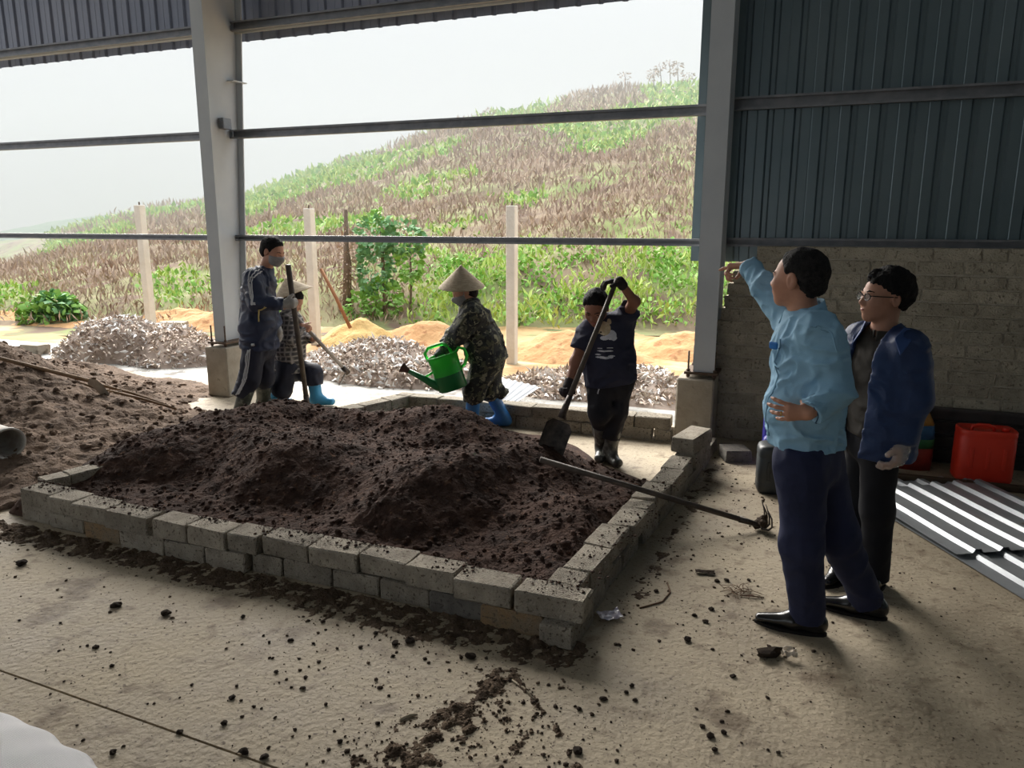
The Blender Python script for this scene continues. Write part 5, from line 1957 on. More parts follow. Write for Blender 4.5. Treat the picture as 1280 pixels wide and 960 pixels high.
m_shirt = mat('blue_shirt', (138, 178, 204), (126, 168, 196), scale=3, rough=0.8, bump=0.15, bscale=220)
ax = unit(F1.pel - F1.mid)
tf = unit(-_r * 0.93 + _h * 0.36)
hem = W(1004, 556, D)
tors = [cone2(F1.mid + ax * 0.11, F1.mid + (F1.pel - F1.mid) * 0.62 + tf * 0.012, 0.195, 0.126, 0.185, 0.142, F1.wd), cone2(F1.mid + (F1.pel - F1.mid) * 0.62 + tf * 0.012, F1.pel + ax * 0.10 + tf * 0.0, 0.185, 0.142, 0.186, 0.150, F1.hd),
        cone(F1.mid - F1.wd * 0.115 + ax * 0.02, F1.mid + F1.wd * 0.115 + ax * 0.02, 0.082, 0.082), cone(J['neck'] + ax * 0.03, F1.mid + ax * 0.05, 0.070, 0.11)]
tor = U(tors, 0.06)
def sleeve(J, k, r, back):
    return cuff_cut(U([cone(J['sh' + k], J['el' + k], r[0], r[1]), cone(J['el' + k], J['wr' + k], r[1], r[2])], 0.03), J['wr' + k], J['el' + k], back)
slL = sleeve(J, 'L', (0.080, 0.068, 0.045), 0.015)
slR = sleeve(J, 'R', (0.072, 0.060, 0.043), 0.02)
collar = cut(cone2(J['neck'] + V(0, 0, 0.022), J['neck'] + ax * 0.03, 0.066, 0.066, 0.082, 0.080, F1.wd), plane(J['neck'] + V(0, 0, 0.028) - tf * 0.02, V(0, 0, 1) + tf * 0.45))
shirt_raw = U([tor, slL, slR], 0.035)
shirt = cut(wrinkle(shirt_raw, 0.0095, (10, 10, 15), 3, 0.5), plane(hem, V(0, 0, -1)))
shirt2 = lambda P: np.maximum(smin(shirt(P), collar(P), 0.012), -cone(J['neck'] + V(0, 0, 0.10), J['neck'] - ax * 0.02, 0.050, 0.050)(P))
o_sh = F1.garment('shirt', shirt2, [F1.mid, F1.pel, J['shL'], J['shR'], J['elL'], J['elR'], J['wrL'], J['wrR'], J['neck']], 0.22, 0.0068, m_shirt)
# collar leaf, pocket, cuffs, placket
nb = J['neck']
ring = []
for i in range(22):
    a_ = math.radians(-165 + 330 * i / 21 + 180)
    dx = F1.wd * math.sin(a_) + (-tf) * -math.cos(a_)
    dv = F1.wd * math.sin(a_) * 0.078 + tf * math.cos(a_) * 0.080
    ring.append((dv, math.cos(a_)))
v, f = [], []
for dv, c_ in ring:
    for q, z in ((0.86, 0.040), (1.06, -0.012)):
        for th in (0.0, 0.006):
            v.append(nb + dv * (q + th * 8) + V(0, 0, z - 0.028 * c_ + (0 if q < 1 else -0.006 * c_)))
for i in range(len(ring) - 1):
    k = i * 4
    f += [(k, k + 4, k + 6, k + 2), (k + 1, k + 3, k + 7, k + 5), (k, k + 1, k + 5, k + 4), (k + 2, k + 6, k + 7, k + 3)]
f += [(0, 2, 3, 1), (k + 4, k + 5, k + 7, k + 6)]
MB().raw(v, f, True).build('collar', m_shirt, o_sh)
for k in 'LR':
    dd_ = unit(J['wr' + k] - J['el' + k])
    MB().lathe([(0.040, -0.055), (0.0475, -0.056), (0.0475, -0.006), (0.0455, -0.003), (0.040, -0.003)], J['wr' + k] - dd_ * 0.012, dd_, 28).build('cuff', m_shirt, o_sh)
ribbon(shirt2, lerp_pts([W(968, 425, D - 0.05), W(958, 470, D - 0.04), W(955, 510, D - 0.03), W(960, 545, D)], 24), 0.0035, 'placket_edge', m_shirt, o_sh)
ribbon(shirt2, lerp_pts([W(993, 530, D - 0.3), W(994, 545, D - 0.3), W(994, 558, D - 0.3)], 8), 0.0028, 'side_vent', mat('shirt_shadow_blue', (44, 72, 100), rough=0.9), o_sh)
ribbon(shirt2, lerp_pts([W(1000, 405, D - 0.3), W(1020, 400, D - 0.3), W(1040, 418, D - 0.25), W(1046, 440, D - 0.25)], 24), 0.003, 'yoke_seam', m_shirt, o_sh)
pk = W(967, 432, D - 0.06)
MB().obox(pk, unit(-_h * 0.8 + _r * 0.5), V(0, 0, 1), unit(np.cross(unit(-_h * 0.8 + _r * 0.5), V(0, 0, 1))), 0.022, 0.015, 0.006).build('pocket_flap', mat('bright_blue', (52, 120, 196), rough=0.7), o_sh, bevel=0.006)
# trousers, shoes
m_navy = mat('navy_trousers', (30, 36, 62), (38, 44, 74), scale=4, rough=0.8, bump=0.1, bscale=200)
def trousers(F, J, rw, r0, r1, r2, top, low, amp=0.006, seed=5, hw=(0.165, 0.125)):
    legs = []
    for k in 'LR':
        l = U([cone(J['hip' + k], J['kn' + k], r0, r1), cone(J['kn' + k], J['an' + k] + V(0, 0, low), r1, r2)], 0.04)
        legs.append(cut(l, plane(J['an' + k] + V(0, 0, low), unit(J['an' + k] - J['kn' + k]))))
    pv = cone2(F.pel - unit(F.pel - F.mid) * 0.10, F.pel + V(0, 0, -0.03), hw[0] * 0.95, hw[1], hw[0], hw[1] * 1.02, F.hd)
    f = cut(U([legs[0], legs[1], pv], 0.03), plane(F.pel - unit(F.pel - F.mid) * top, -unit(F.pel - F.mid)))
    return wrinkle(f, amp, (9, 9, 7), seed, 0.4)
tr = trousers(F1, J, 0, 0.112, 0.086, 0.072, 0.09, -0.025)
F1.garment('trousers', tr, [F1.pel, J['knL'], J['knR'], J['anL'], J['anR']], 0.20, 0.009, m_navy)
m_shoe = mat('black_leather', (20, 20, 22), (30, 30, 32), scale=20, rough=0.22, spec=0.6)
for k, toe in (('L', G(941, 779) - G(1012, 793)), ('R', G(1036, 764) - G(1090, 776))):
    f, pts = shoe_fn(J['an' + k], toe, 0.008, 0.205)
    o_s = F1.garment('shoe', f, pts, 0.07, 0.006, m_shoe)
    sole_of(J['an' + k], toe, 0.0, 0.21, mat('shoe_sole', (24, 22, 22), rough=0.7), o_s)
rp = J['wrL'] + aL * 0.10
tn = -np.cross(aL, unit(_h - aL * (_h @ aL)))
rp = J['wrL'] + aL * 0.098 * 1.04 - tn * 0.010
MB().lathe([(0.0102, -0.002), (0.0112, -0.0015), (0.0112, 0.0015), (0.0102, 0.002)], rp, aL, 20).build('ring', mat('gold', (220, 180, 90), rough=0.25, metal=1.0), root)

# ------------------------------------------------------------------ 2. navy jacket and glasses
foot = G(1088, 733)
root = person('person with glasses in open navy jacket and black trousers standing behind the pointing one', foot)
D = 3.56
J = dict(head=W(1106, 372, D), neck=W(1104, 414, D + 0.02), shL=W(1138, 436, D - 0.12), shR=W(1080, 424, D + 0.12),
         elL=W(1144, 502, D - 0.14), wrL=W(1127, 556, D - 0.18), elR=W(1068, 490, D + 0.14), wrR=W(1072, 540, D + 0.10),
         hipL=W(1100, 548, D - 0.08), hipR=W(1082, 546, D + 0.08), knL=W(1096, 638, D - 0.07), knR=W(1070, 632, D + 0.10),
         anL=G(1094, 735) + V(0, 0, 0.09), anR=G(1055, 722) + V(0, 0, 0.09))
face2 = unit(-_r * 0.99 - _h * 0.06 + V(0, 0, 0.03))
F2 = Fig(root, J, face2, (0, 0, 1), 1.04)
F2.hand('L', unit(W(1120, 585, D - 0.22) - J['wrL']), unit(_h * 0.5 - _r * 0.6), -1, 1.0, curl=(35, 40, 25))
F2.hand('R', V(0, 0, -1), unit(_h), 1, 1.0)
F2.body(m_skin, 0.0045)
F2.hair(m_hair, 0.004, thick=0.020, top=1.05, line=([-0.14, -0.07, -0.04, -0.015, 0.012, 0.030, 0.050, 0.070, 0.12], [-0.050, -0.050, -0.045, -0.005, 0.012, 0.030, 0.045, 0.055, 0.060]), tuft=0.012, seed=14)
F2.eyes()
# glasses
m_frame = mat('glasses_frame', (16, 16, 18), rough=0.3)
gl = MB()
T = F2.T
for q in (-1, 1):
    pts = [T(q * 0.033 + 0.024 * math.cos(a_), 0.104 - 0.006 * abs(math.cos(a_)), 0.004 + 0.016 * math.sin(a_)) for a_ in np.linspace(0, 2 * math.pi, 20)]
    gl.tube(pts, 0.0022, 6)
    gl.tube([T(q * 0.057, 0.098, 0.010), T(q * 0.074, 0.05, 0.009), T(q * 0.082, -0.012, 0.008)], 0.0026, 6)
gl.tube([T(-0.009, 0.104, 0.008), T(0, 0.108, 0.010), T(0.009, 0.104, 0.008)], 0.0022, 6)
o_gl = gl.build('glasses', m_frame, root)
for q in (-1, 1):
    pts = [T(q * 0.033 + 0.022 * math.cos(a_), 0.1035 - 0.006 * abs(math.cos(a_)), 0.004 + 0.0145 * math.sin(a_)) for a_ in np.linspace(0, 2 * math.pi, 20)[:-1]]
    MB().prism(pts, F2.fr[1] * 0.001).build('lens', mat('lens_glass', (230, 235, 240), rough=0.05, alpha=0.08, spec=0.5), o_gl)
ax = unit(F2.pel - F2.mid)
tf = unit(-_r * 0.72 - _h * 0.69)
m_dshirt = mat('dark_brown_shirt', (52, 47, 42), (60, 55, 49), scale=4, rough=0.8, bump=0.1, bscale=200)
tors = F2.torso(0.012, low=0.0) + [cone(J['neck'] + ax * 0.01, F2.mid + ax * 0.04, 0.066, 0.09)]
sh2 = cut(wrinkle(U(tors, 0.05), 0.005, (10, 10, 14), 23), plane(F2.pel - ax * 0.02, ax))
sh2c = lambda P: np.maximum(sh2(P), -cone(J['neck'] + V(0, 0, 0.12) + tf * 0.01, J['neck'] + tf * 0.03 - V(0, 0, 0.03), 0.055, 0.040)(P))
F2.garment('shirt', sh2c, [F2.mid, F2.pel, J['shL'], J['shR'], J['neck']], 0.17, 0.008, m_dshirt)
ribbon(sh2c, lerp_pts([F2.mid + tf * 0.2 + V(0, 0, -0.01), F2.mid + (F2.pel - F2.mid) * 0.5 + tf * 0.25, F2.pel + tf * 0.25 - ax * 0.03], 24), 0.004, 'placket', m_dshirt, root)
cl = MB()
for s_ in (-1, 1):
    cl.obox(J['neck'] + tf * 0.062 + F2.wd * 0.035 * s_ + V(0, 0, -0.012), unit(F2.wd * s_ + tf * -0.8), unit(V(0, 0, 1) + tf * -0.3), unit(tf + F2.wd * s_ * 0.8), 0.034, 0.024, 0.004)
cl.build('shirt_collar', m_dshirt, root, bevel=0.003)
m_jack = mat('navy_jacket', (34, 52, 88), (42, 62, 102), scale=5, rough=0.55, spec=0.4, bump=0.1, bscale=120)
jt = [cone2(F2.mid + ax * 0.09, F2.pel + ax * 0.10, 0.205, 0.135, 0.218, 0.176, F2.wd), cone(F2.mid - F2.wd * 0.12 + ax * 0.01, F2.mid + F2.wd * 0.12 + ax * 0.01, 0.088, 0.088), cone(J['neck'] + ax * 0.02, F2.mid + ax * 0.05, 0.085, 0.11)]
jtor = U(jt, 0.05)
sL = sleeve(J, 'L', (0.088, 0.072, 0.055), 0.012)
sR = sleeve(J, 'R', (0.088, 0.072, 0.055), 0.012)
jk = cut(wrinkle(U([jtor, sL, sR], 0.03), 0.0065, (8, 8, 13), 31, 0.5), plane(F2.pel + ax * 0.07, ax))
inner = U(F2.torso(0.014, low=0.02) + [cone2(F2.pel - ax * 0.1, F2.pel + ax * 0.2, 0.158, 0.108, 0.158, 0.108, F2.hd)] + [cone(J['neck'] + V(0, 0, 0.15), J['neck'], 0.062, 0.068)], 0.04)
wd2 = F2.wd
def jacket(P):
    d = jk(P)
    d = np.maximum(d, -inner(P))
    q = P - F2.mid.astype(np.float32)
    lat = q @ wd2.astype(np.float32)
    fr_ = q @ tf.astype(np.float32)
    down = -(q @ V(0, 0, 1).astype(np.float32))
    gap = 0.070 + 0.10 * np.clip(down, -0.1, 0.6) * 0.55
    op = np.maximum(np.abs(lat - 0.025) - gap, 0.02 - fr_)       # open front
    return np.maximum(d, -op)
F2.garment('jacket', jacket, [F2.mid, F2.pel, J['shL'], J['shR'], J['elL'], J['elR'], J['wrL'], J['wrR'], J['neck']], 0.22, 0.0075, m_jack)
for s_ in (-1, 1):
    lap = MB()
    a0 = F2.mid + tf * 0.04 + wd2 * 0.105 * s_ + V(0, 0, 0.095)
    lap.prism([a0, a0 + tf * 0.075 + V(0, 0, -0.045) - wd2 * s_ * 0.012, a0 + tf * 0.085 + V(0, 0, -0.115) + wd2 * s_ * 0.03, a0 + tf * 0.03 + V(0, 0, -0.05) + wd2 * s_ * 0.055, a0 - tf * 0.05 + wd2 * s_ * 0.03 + V(0, 0, -0.01)], unit(tf + V(0, 0, 0.6)) * 0.012)
    lap.build('jacket_collar', mat('jacket_collar', (58, 84, 136), (50, 76, 126), rough=0.55), root, bevel=0.004)
m_btr = mat('black_trousers', (24, 25, 30), (30, 31, 36), scale=5, rough=0.85)
tr = trousers(F2, J, 0, 0.090, 0.072, 0.064, 0.10, -0.045, 0.004, 8, (0.146, 0.104))
F2.garment('trousers', tr, [F2.pel, J['knL'], J['knR'], J['anL'], J['anR']], 0.18, 0.009, m_btr)
bl = F2.pel - ax * 0.07
o_bl = MB().lathe([(0.132, -0.018), (0.137, -0.018), (0.137, 0.018), (0.132, 0.018)], bl, ax, 40, side=F2.hd, squash=0.80).build('belt', m_shoe, root)
bk = bl + tf * 0.115
MB().obox(bk, F2.wd, V(0, 0, 1), tf, 0.024, 0.018, 0.004).build('belt_buckle', mat('buckle', (190, 190, 186), rough=0.25, metal=0.9), o_bl, bevel=0.003)
for k in 'LR':
    toe = -_r * 0.75 - _h * 0.6
    f, pts = shoe_fn(J['an' + k], toe, 0.008, 0.18)
    o_s = F2.garment('shoe', f, pts, 0.07, 0.008, m_shoe)
    sole_of(J['an' + k], toe, 0.0, 0.185, mat('shoe_sole', (24, 22, 22), rough=0.7), o_s)
# thin plastic glove
hf = F2.hands['L']
gd = unit(J['wrL'] - J['elL'])
glove = cut(U([hf, cone(J['wrL'] - gd * 0.02, J['wrL'] + gd * 0.05, 0.040, 0.036)], 0.03), plane(J['wrL'] - gd * 0.01, -gd))
gw = wrinkle(lambda P: glove(P) - 0.004, 0.0035, (30, 30, 30), 51, 0.6)
F2.garment('plastic_glove', gw, [J['wrL'], J['wrL'] + gd * 0.2], 0.09, 0.005, mat('clear_glove', (226, 214, 206), rough=0.2, alpha=0.38, spec=0.7))

# ------------------------------------------------------------------ 3. dark printed T-shirt with the shovel
foot = G(756, 576)
root = person('person in dark T-shirt with a bear print bending over a long shovel', foot)
D = 5.50
J = dict(head=W(745, 385, D - 0.12), neck=W(752, 402, D - 0.01), shR=W(736, 413, D - 0.02), shL=W(779, 402, D + 0.02),
         elR=W(719, 452, D - 0.10), wrR=W(711, 479, D - 0.20), elL=W(793, 377, D - 0.14), wrL=W(777, 355, D - 0.26),
         hipR=W(751, 474, D), hipL=W(776, 474, D + 0.02), knR=W(750, 516, D - 0.04), knL=W(772, 514, D + 0.0),
         anR=G(752, 572) + V(0, 0, 0.09), anL=G(762, 578) + V(0, 0, 0.09))
face3 = unit(-_h * 0.78 - _r * 0.30 + V(0, 0, -0.55))
F3 = Fig(root, J, face3, (0, 0, 1), 1.03)
sh_top = W(771, 350, D - 0.30)
sh_bot = W(700, 526, D - 0.55)
sd3 = unit(sh_bot - sh_top)
F3.hand('R', unit(sd3 * 0.6 - _h * 0.3 + V(0, 0, -0.5)), unit(-_r * 0.4 - _h * 0.6), -1, 1.0, curl=(60, 70, 40))
F3.hand('L', unit(-_r * 0.9 + V(0, 0, 0.25)), unit(V(0, 0, -1)), 1, 1.0, curl=(30, 45, 35))
F3.body(m_skin_dark, 0.006)
F3.hair(m_hair, 0.005, thick=0.012, tuft=0.005, seed=24)
F3.eyes()
ax = unit(F3.pel - F3.mid)
m_tee = mat('dark_tee', (44, 46, 62), (52, 53, 70), scale=5, rough=0.85)
tors = F3.torso(0.030, w=0.175, d=0.11, ww=0.155, wdp=0.115, hw=0.160, hdp=0.115, low=0.03) + [cone(J['neck'] + ax * 0.01, F3.mid + ax * 0.04, 0.070, 0.10)]
slv = []
for k in 'LR':
    e_ = J['sh' + k] + (J['el' + k] - J['sh' + k]) * 0.62
    slv.append(cut(cone(J['sh' + k], e_, 0.082, 0.074), plane(e_, unit(e_ - J['sh' + k]))))
tee = cut(wrinkle(U([U(tors, 0.05)] + slv, 0.03), 0.010, (9, 9, 12), 63), plane(F3.pel + ax * 0.03, ax))
tee2 = lambda P: np.maximum(tee(P), -cone(J['neck'] + V(0, 0, 0.12), J['neck'] - V(0, 0, 0.01), 0.06, 0.05)(P))
o_tee = F3.garment('t_shirt', tee2, [F3.mid, F3.pel, J['shL'], J['shR'], J['elL'], J['elR'], J['neck']], 0.18, 0.0085, m_tee)
def print_patch(name, shapes, f, m, root, depth, off=0.004, step=0.6):
    """flat printed shape: a fine patch of points pulled on to the cloth, kept where inside the drawn outlines (photo-measured, metres on cloth)"""
    xs = np.array([s_[0] for s_ in shapes]); ys = np.array([s_[1] for s_ in shapes]); rx = np.array([s_[2] for s_ in shapes]); ry = np.array([s_[3] for s_ in shapes])
    gx = np.arange((xs - rx).min(), (xs + rx).max() + step, step)
    gy = np.arange((ys - ry).min(), (ys + ry).max() + step, step)
    GX, GY = np.meshgrid(gx, gy)
    ins = np.zeros(GX.shape, bool)
    for a, b, c_, d_ in shapes:
        ins |= ((GX - a) / c_) ** 2 + ((GY - b) / d_) ** 2 < 1
    P = np.array([W(x, y, depth) for x, y in zip(GX.ravel(), GY.ravel())], np.float32)
    for _ in range(60):
        d = f(P) - off
        P = P + (_h * np.clip(d, -0.05, 0.05)[:, None] * 0.7).astype(np.float32)
    ii = np.arange(GX.size).reshape(GX.shape)
    q = np.stack([ii[:-1, :-1].ravel(), ii[:-1, 1:].ravel(), ii[1:, 1:].ravel(), ii[1:, :-1].ravel()], 1)
    keep = (ins[:-1, :-1] & ins[:-1, 1:] & ins[1:, 1:] & ins[1:, :-1]).ravel()
    me = np_mesh(name, P, q[keep][:, ::-1])
    bm = bmesh.new(); bm.from_mesh(me)
    bmesh.ops.delete(bm, geom=[v for v in bm.verts if not v.link_faces], context='VERTS')
    bm.to_mesh(me); bm.free()
    return link_mesh(name, me, m, root)
m_pr = mat('print_cream', (206, 188, 156), (184, 162, 128), scale=40, rough=0.8)
m_prw = mat('print_white', (206, 206, 212), rough=0.8)
m_prd = mat('print_dark', (40, 34, 32), rough=0.8)
print_patch('bear_print', [(759, 415, 9, 9), (751.5, 417, 4.5, 5), (766, 406.5, 3.2, 3.8), (754, 408, 2.4, 2.8)], tee2, m_pr, o_tee, D - 0.3)
print_patch('bear_body_print', [(767, 423, 8, 6.5), (759, 427, 6, 3), (771, 427, 4.5, 3.5)], tee2, m_prw, o_tee, D - 0.3, 0.003)
print_patch('bear_nose_print', [(754.5, 419.5, 1.6, 1.4)], tee2, m_prd, o_tee, D - 0.3, 0.006, 0.4)
print_patch('script_print', [(760, 443.5, 11, 1.5), (753, 440, 4, 1.0), (766, 439.5, 5, 1.0), (759, 452, 12, 1.7), (751, 448.5, 4, 1.2), (768, 450, 5, 1.2)], tee2, m_prw, o_tee, D - 0.3, 0.004, 0.5)
m_tr3 = mat('black_work_trousers', (34, 33, 38), (42, 41, 46), scale=6, rough=0.85)
tr = trousers(F3, J, 0, 0.108, 0.078, 0.068, 0.09, 0.11, 0.008, 71, (0.165, 0.125))
F3.garment('trousers', tr, [F3.pel, J['knL'], J['knR'], J['anL'], J['anR']], 0.2, 0.010, m_tr3)
ribbon(tr, lerp_pts([W(753, 481, D - 0.3), W(746, 490, D - 0.3), W(737, 500, D - 0.3)], 14), 0.005, 'drawstring', m_prw, root)
m_gboot = mat('grey_rubber_boot', (104, 104, 98), (62, 62, 58), (140, 140, 132), scale=16, rough=0.4, spec=0.5, lo=0.42, hi=0.55, spot=0.02, spot_scale=22)
for k, toe in (('R', -_h * 0.9 - _r * 0.2), ('L', -_h * 0.9 + _r * 0.25)):
    f, pts = boot_fn(J['an' + k], J['kn' + k], toe, 0.24, 0.056)
    F3.garment('boot', f, pts, 0.09, 0.009, m_gboot)
m_glv = mat('red_black_glove', (40, 36, 38), (52, 44, 46), (150, 52, 44), scale=20, rough=0.8, spot=-0.03, spot_scale=14)
for k in 'LR':
    gd = unit(J['wr' + k] - J['el' + k])
    hf = F3.hands[k]
    gf = (lambda hf, w_, gd: cut(U([lambda P: hf(P) - 0.005, cone(w_ - gd * 0.03, w_ + gd * 0.03, 0.036, 0.036)], 0.015), plane(w_ - gd * 0.03, -gd)))(hf, J['wr' + k], gd)
    F3.garment('glove', gf, [J['wr' + k], J['wr' + k] + gd * 0.12], 0.12, 0.006, m_glv)
# shovel
shv = thing('shovel', 'long wooden handled shovel with a dark square blade pushed into the heap', 'shovel', sh_bot)
MB().tube([sh_top, (sh_top + sh_bot) / 2, sh_bot - sd3 * 0.06], [0.017, 0.018, 0.019], 10).build('handle', m_dwood, shv)
MB().tube([sh_bot - sd3 * 0.18, sh_bot - sd3 * 0.02], [0.020, 0.026], 10).build('socket', m_iron, shv)
bs = unit(_r * 0.86 + _h * 0.15 + V(0, 0, -0.35)); bs = unit(bs - sd3 * (bs @ sd3))
bn = np.cross(sd3, bs)
v, f = [], []
for i, t in enumerate(np.linspace(0, 1, 7)):
    wv_ = 0.095 if t > 0.12 else 0.06 + t * 0.29
    for j, s_ in enumerate(np.linspace(-1, 1, 9)):
        p = sh_bot + sd3 * (t * 0.24 - 0.02 * (s_ * s_) * (t > 0.8)) + bs * wv_ * s_ + bn * (0.030 * s_ * s_ + 0.02 * t * t)
        v.append(p)
n1 = len(v)
v += [p + bn * 0.003 for p in v[:]]
for i in range(6):
    for j in range(8):
        a_ = i * 9 + j
        f += [(a_, a_ + 1, a_ + 10, a_ + 9), (n1 + a_, n1 + a_ + 9, n1 + a_ + 10, n1 + a_ + 1)]
MB().raw(v, f, True).build('blade', m_iron, shv)

# ------------------------------------------------------------------ 4. camouflage suit with the watering can
foot = G(603, 538)
root = person('person in camouflage work clothes and conical hat tipping a green watering can', foot)
D = 6.40
J = dict(head=W(580, 364, D), neck=W(589, 382, D), shL=W(592, 393, D - 0.16), shR=W(587, 390, D + 0.16),
         elL=W(573, 419, D - 0.22), wrL=W(554, 438, D - 0.10), elR=W(567, 416, D + 0.20), wrR=W(556, 434, D + 0.06),
         hipL=W(608, 447, D - 0.08), hipR=W(612, 446, D + 0.08), knL=W(592, 490, D - 0.08), knR=W(611, 486, D + 0.08),
         anL=G(590, 541) + V(0, 0, 0.09), anR=G(629, 534) + V(0, 0, 0.10))
face4 = unit(-_r * 0.88 - _h * 0.18 + V(0, 0, -0.42))
F4 = Fig(root, J, face4, (0, 0, 1), 0.98)
F4.hand('L', unit(-_r * 0.85 + V(0, 0, -0.5)), V(0, 0, -1), -1, 0.95, curl=(45, 60, 40))
F4.hand('R', unit(-_r * 0.85 + V(0, 0, -0.5)), V(0, 0, -1), 1, 0.95, curl=(45, 60, 40))
F4.body(m_skin, 0.0075)
F4.hair(m_hair, 0.006, thick=0.012, line=([-0.13, -0.07, -0.02, 0.02, 0.05, 0.11], [-0.12, -0.12, -0.06, 0.02, 0.05, 0.07]))
m_camo = bpy.data.materials.new('camouflage')
m_camo.use_nodes = True
nt = m_camo.node_tree
bs_ = nt.nodes['Principled BSDF']; bs_.inputs['Roughness'].default_value = 0.9
tcn = nt.nodes.new('ShaderNodeTexCoord')
prev = None
for i, (sc_, th, col) in enumerate(((13, 0, (46, 48, 46)), (15, 0.535, (84, 84, 66)), (19, 0.57, (28, 30, 31)), (24, 0.615, (136, 132, 108)))):
    if i == 0:
        rg = nt.nodes.new('ShaderNodeRGB'); rg.outputs[0].default_value = (*lin(col), 1); prev = rg.outputs[0]
        continue
    no = nt.nodes.new('ShaderNodeTexNoise'); no.inputs['Scale'].default_value = sc_; no.inputs['Detail'].default_value = 2; no.inputs['Distortion'].default_value = 0.8
    mp = nt.nodes.new('ShaderNodeMapping'); mp.inputs['Location'].default_value = (i * 3.1, i * 1.7, 0)
    gt = nt.nodes.new('ShaderNodeMath'); gt.operation = 'GREATER_THAN'; gt.inputs[1].default_value = th
    mxn = nt.nodes.new('ShaderNodeMix'); mxn.data_type = 'RGBA'
    nt.links.new(tcn.outputs['Object'], mp.inputs[0]); nt.links.new(mp.outputs[0], no.inputs['Vector'])
    nt.links.new(no.outputs['Fac'], gt.inputs[0]); nt.links.new(gt.outputs[0], mxn.inputs['Factor'])
    nt.links.new(prev, mxn.inputs['A']); mxn.inputs['B'].default_value = (*lin(col), 1)
    prev = mxn.outputs['Result']
nt.links.new(prev, bs_.inputs['Base Color'])
ax = unit(F4.pel - F4.mid)
tors = F4.torso(0.042, w=0.15, d=0.105, ww=0.145, wdp=0.115, hw=0.165, hdp=0.125, low=0.05) + [cone(J['neck'], F4.mid + ax * 0.04, 0.068, 0.10)]
jk4 = wrinkle(U([U(tors, 0.06), sleeve(J, 'L', (0.085, 0.070, 0.052), 0.02), sleeve(J, 'R', (0.085, 0.070, 0.052), 0.02)], 0.035), 0.013, (8, 8, 11), 91, 0.5)
jk4 = cut(jk4, plane(F4.pel + ax * 0.06, ax))
F4.garment('jacket', jk4, [F4.mid, F4.pel, J['shL'], J['shR'], J['elL'], J['elR'], J['wrL'], J['wrR'], J['neck']], 0.22, 0.010, m_camo)
tr = trousers(F4, J, 0, 0.122, 0.094, 0.072, 0.08, 0.20, 0.011, 95, (0.168, 0.14))
F4.garment('trousers', tr, [F4.pel, J['knL'], J['knR'], J['anL'], J['anR']], 0.2, 0.011, m_camo)
m_bboot = mat('blue_rubber_boot', (58, 122, 184), (48, 108, 168), scale=6, rough=0.35, spec=0.5)
for k, toe in (('L', -_r), ('R', -_r)):
    f, pts = boot_fn(J['an' + k], J['kn' + k], toe, 0.27, 0.058)
    F4.garment('boot', f, pts, 0.09, 0.010, m_bboot)
m_mask = mat('cloth_mask', (150, 148, 146), (134, 132, 132), scale=20, rough=0.9)
def mask_on(F, m, h=0.006):
    hd_ = F.head; c0 = F.J['head'].astype(np.float32); R_ = F.R.astype(np.float32); s_ = F.hs
    def f(P):
        q = ((P - c0) @ R_.T) / s_
        d = hd_(P) - 0.007 - 0.012 * np.exp(-((q[:, 0] / 0.03) ** 2 + ((q[:, 2] + 0.045) / 0.03) ** 2)) * (q[:, 1] > 0)
        return np.maximum(np.maximum(d, 0.020 - q[:, 1]), np.maximum(q[:, 2] + 0.008 + (0.1 - q[:, 1]) * 0.12, -0.105 - q[:, 2]))
    return F.garment('face_mask', f, [F.J['head']], 0.16, h, m)
mask_on(F4, m_mask)
o_hat = conical_hat(root, W(576, 331, D), V(0, 0, -1) + _r * 0.02 + _h * 0.12, 0.196, 0.185, m_hat)
MB().tube([F4.T(0.075, 0.0, 0.03), F4.T(0.06, 0.04, -0.07), F4.T(0, 0.06, -0.112), F4.T(-0.06, 0.04, -0.07), F4.T(-0.075, 0, 0.03)], 0.005, 6).build('chin_strap', m_mask, o_hat)
for k in 'LR':
    gd = unit(J['wr' + k] - J['el' + k])
    hf = F4.hands[k]
    gf = (lambda hf, w_, gd: cut(U([lambda P: hf(P) - 0.006, cone(w_ - gd * 0.03, w_ + gd * 0.03, 0.036, 0.036)], 0.015), plane(w_ - gd * 0.03, -gd)))(hf, J['wr' + k], gd)
    F4.garment('glove', gf, [J['wr' + k], J['wr' + k] + gd * 0.12], 0.12, 0.008, mat('grey_glove', (84, 84, 88), (70, 70, 74), scale=14, rough=0.9))
# watering can: measured in its own frame, tilted forward
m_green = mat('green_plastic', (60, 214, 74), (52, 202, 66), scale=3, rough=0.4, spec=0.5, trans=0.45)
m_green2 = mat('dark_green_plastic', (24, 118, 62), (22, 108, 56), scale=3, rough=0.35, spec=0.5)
wc = W(559, 463, D - 0.22)
can = thing('watering_can', 'green plastic watering can held tilted over the heap', 'watering can', wc)
cu_ = unit(V(0, 0, 1) * 0.94 - _r * 0.30)                # up axis of the can
cr2 = unit(_r * 0.94 + V(0, 0, 1) * 0.30)                # toward the back handle
cn = np.cross(cu_, cr2)
def canp(x, y, z):
    return wc + cr2 * x + cn * y + cu_ * z
prof = [(0.0, -0.165), (0.112, -0.165), (0.122, -0.155), (0.124, -0.03)]
prof2 = [(0.124, -0.03), (0.122, 0.02), (0.128, 0.13), (0.134, 0.13), (0.134, 0.142), (0.124, 0.142), (0.116, 0.02), (0.112, -0.02)]
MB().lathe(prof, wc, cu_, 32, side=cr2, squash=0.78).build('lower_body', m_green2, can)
MB().lathe(prof2, wc, cu_, 32, side=cr2, squash=0.78).build('upper_body', m_green, can)
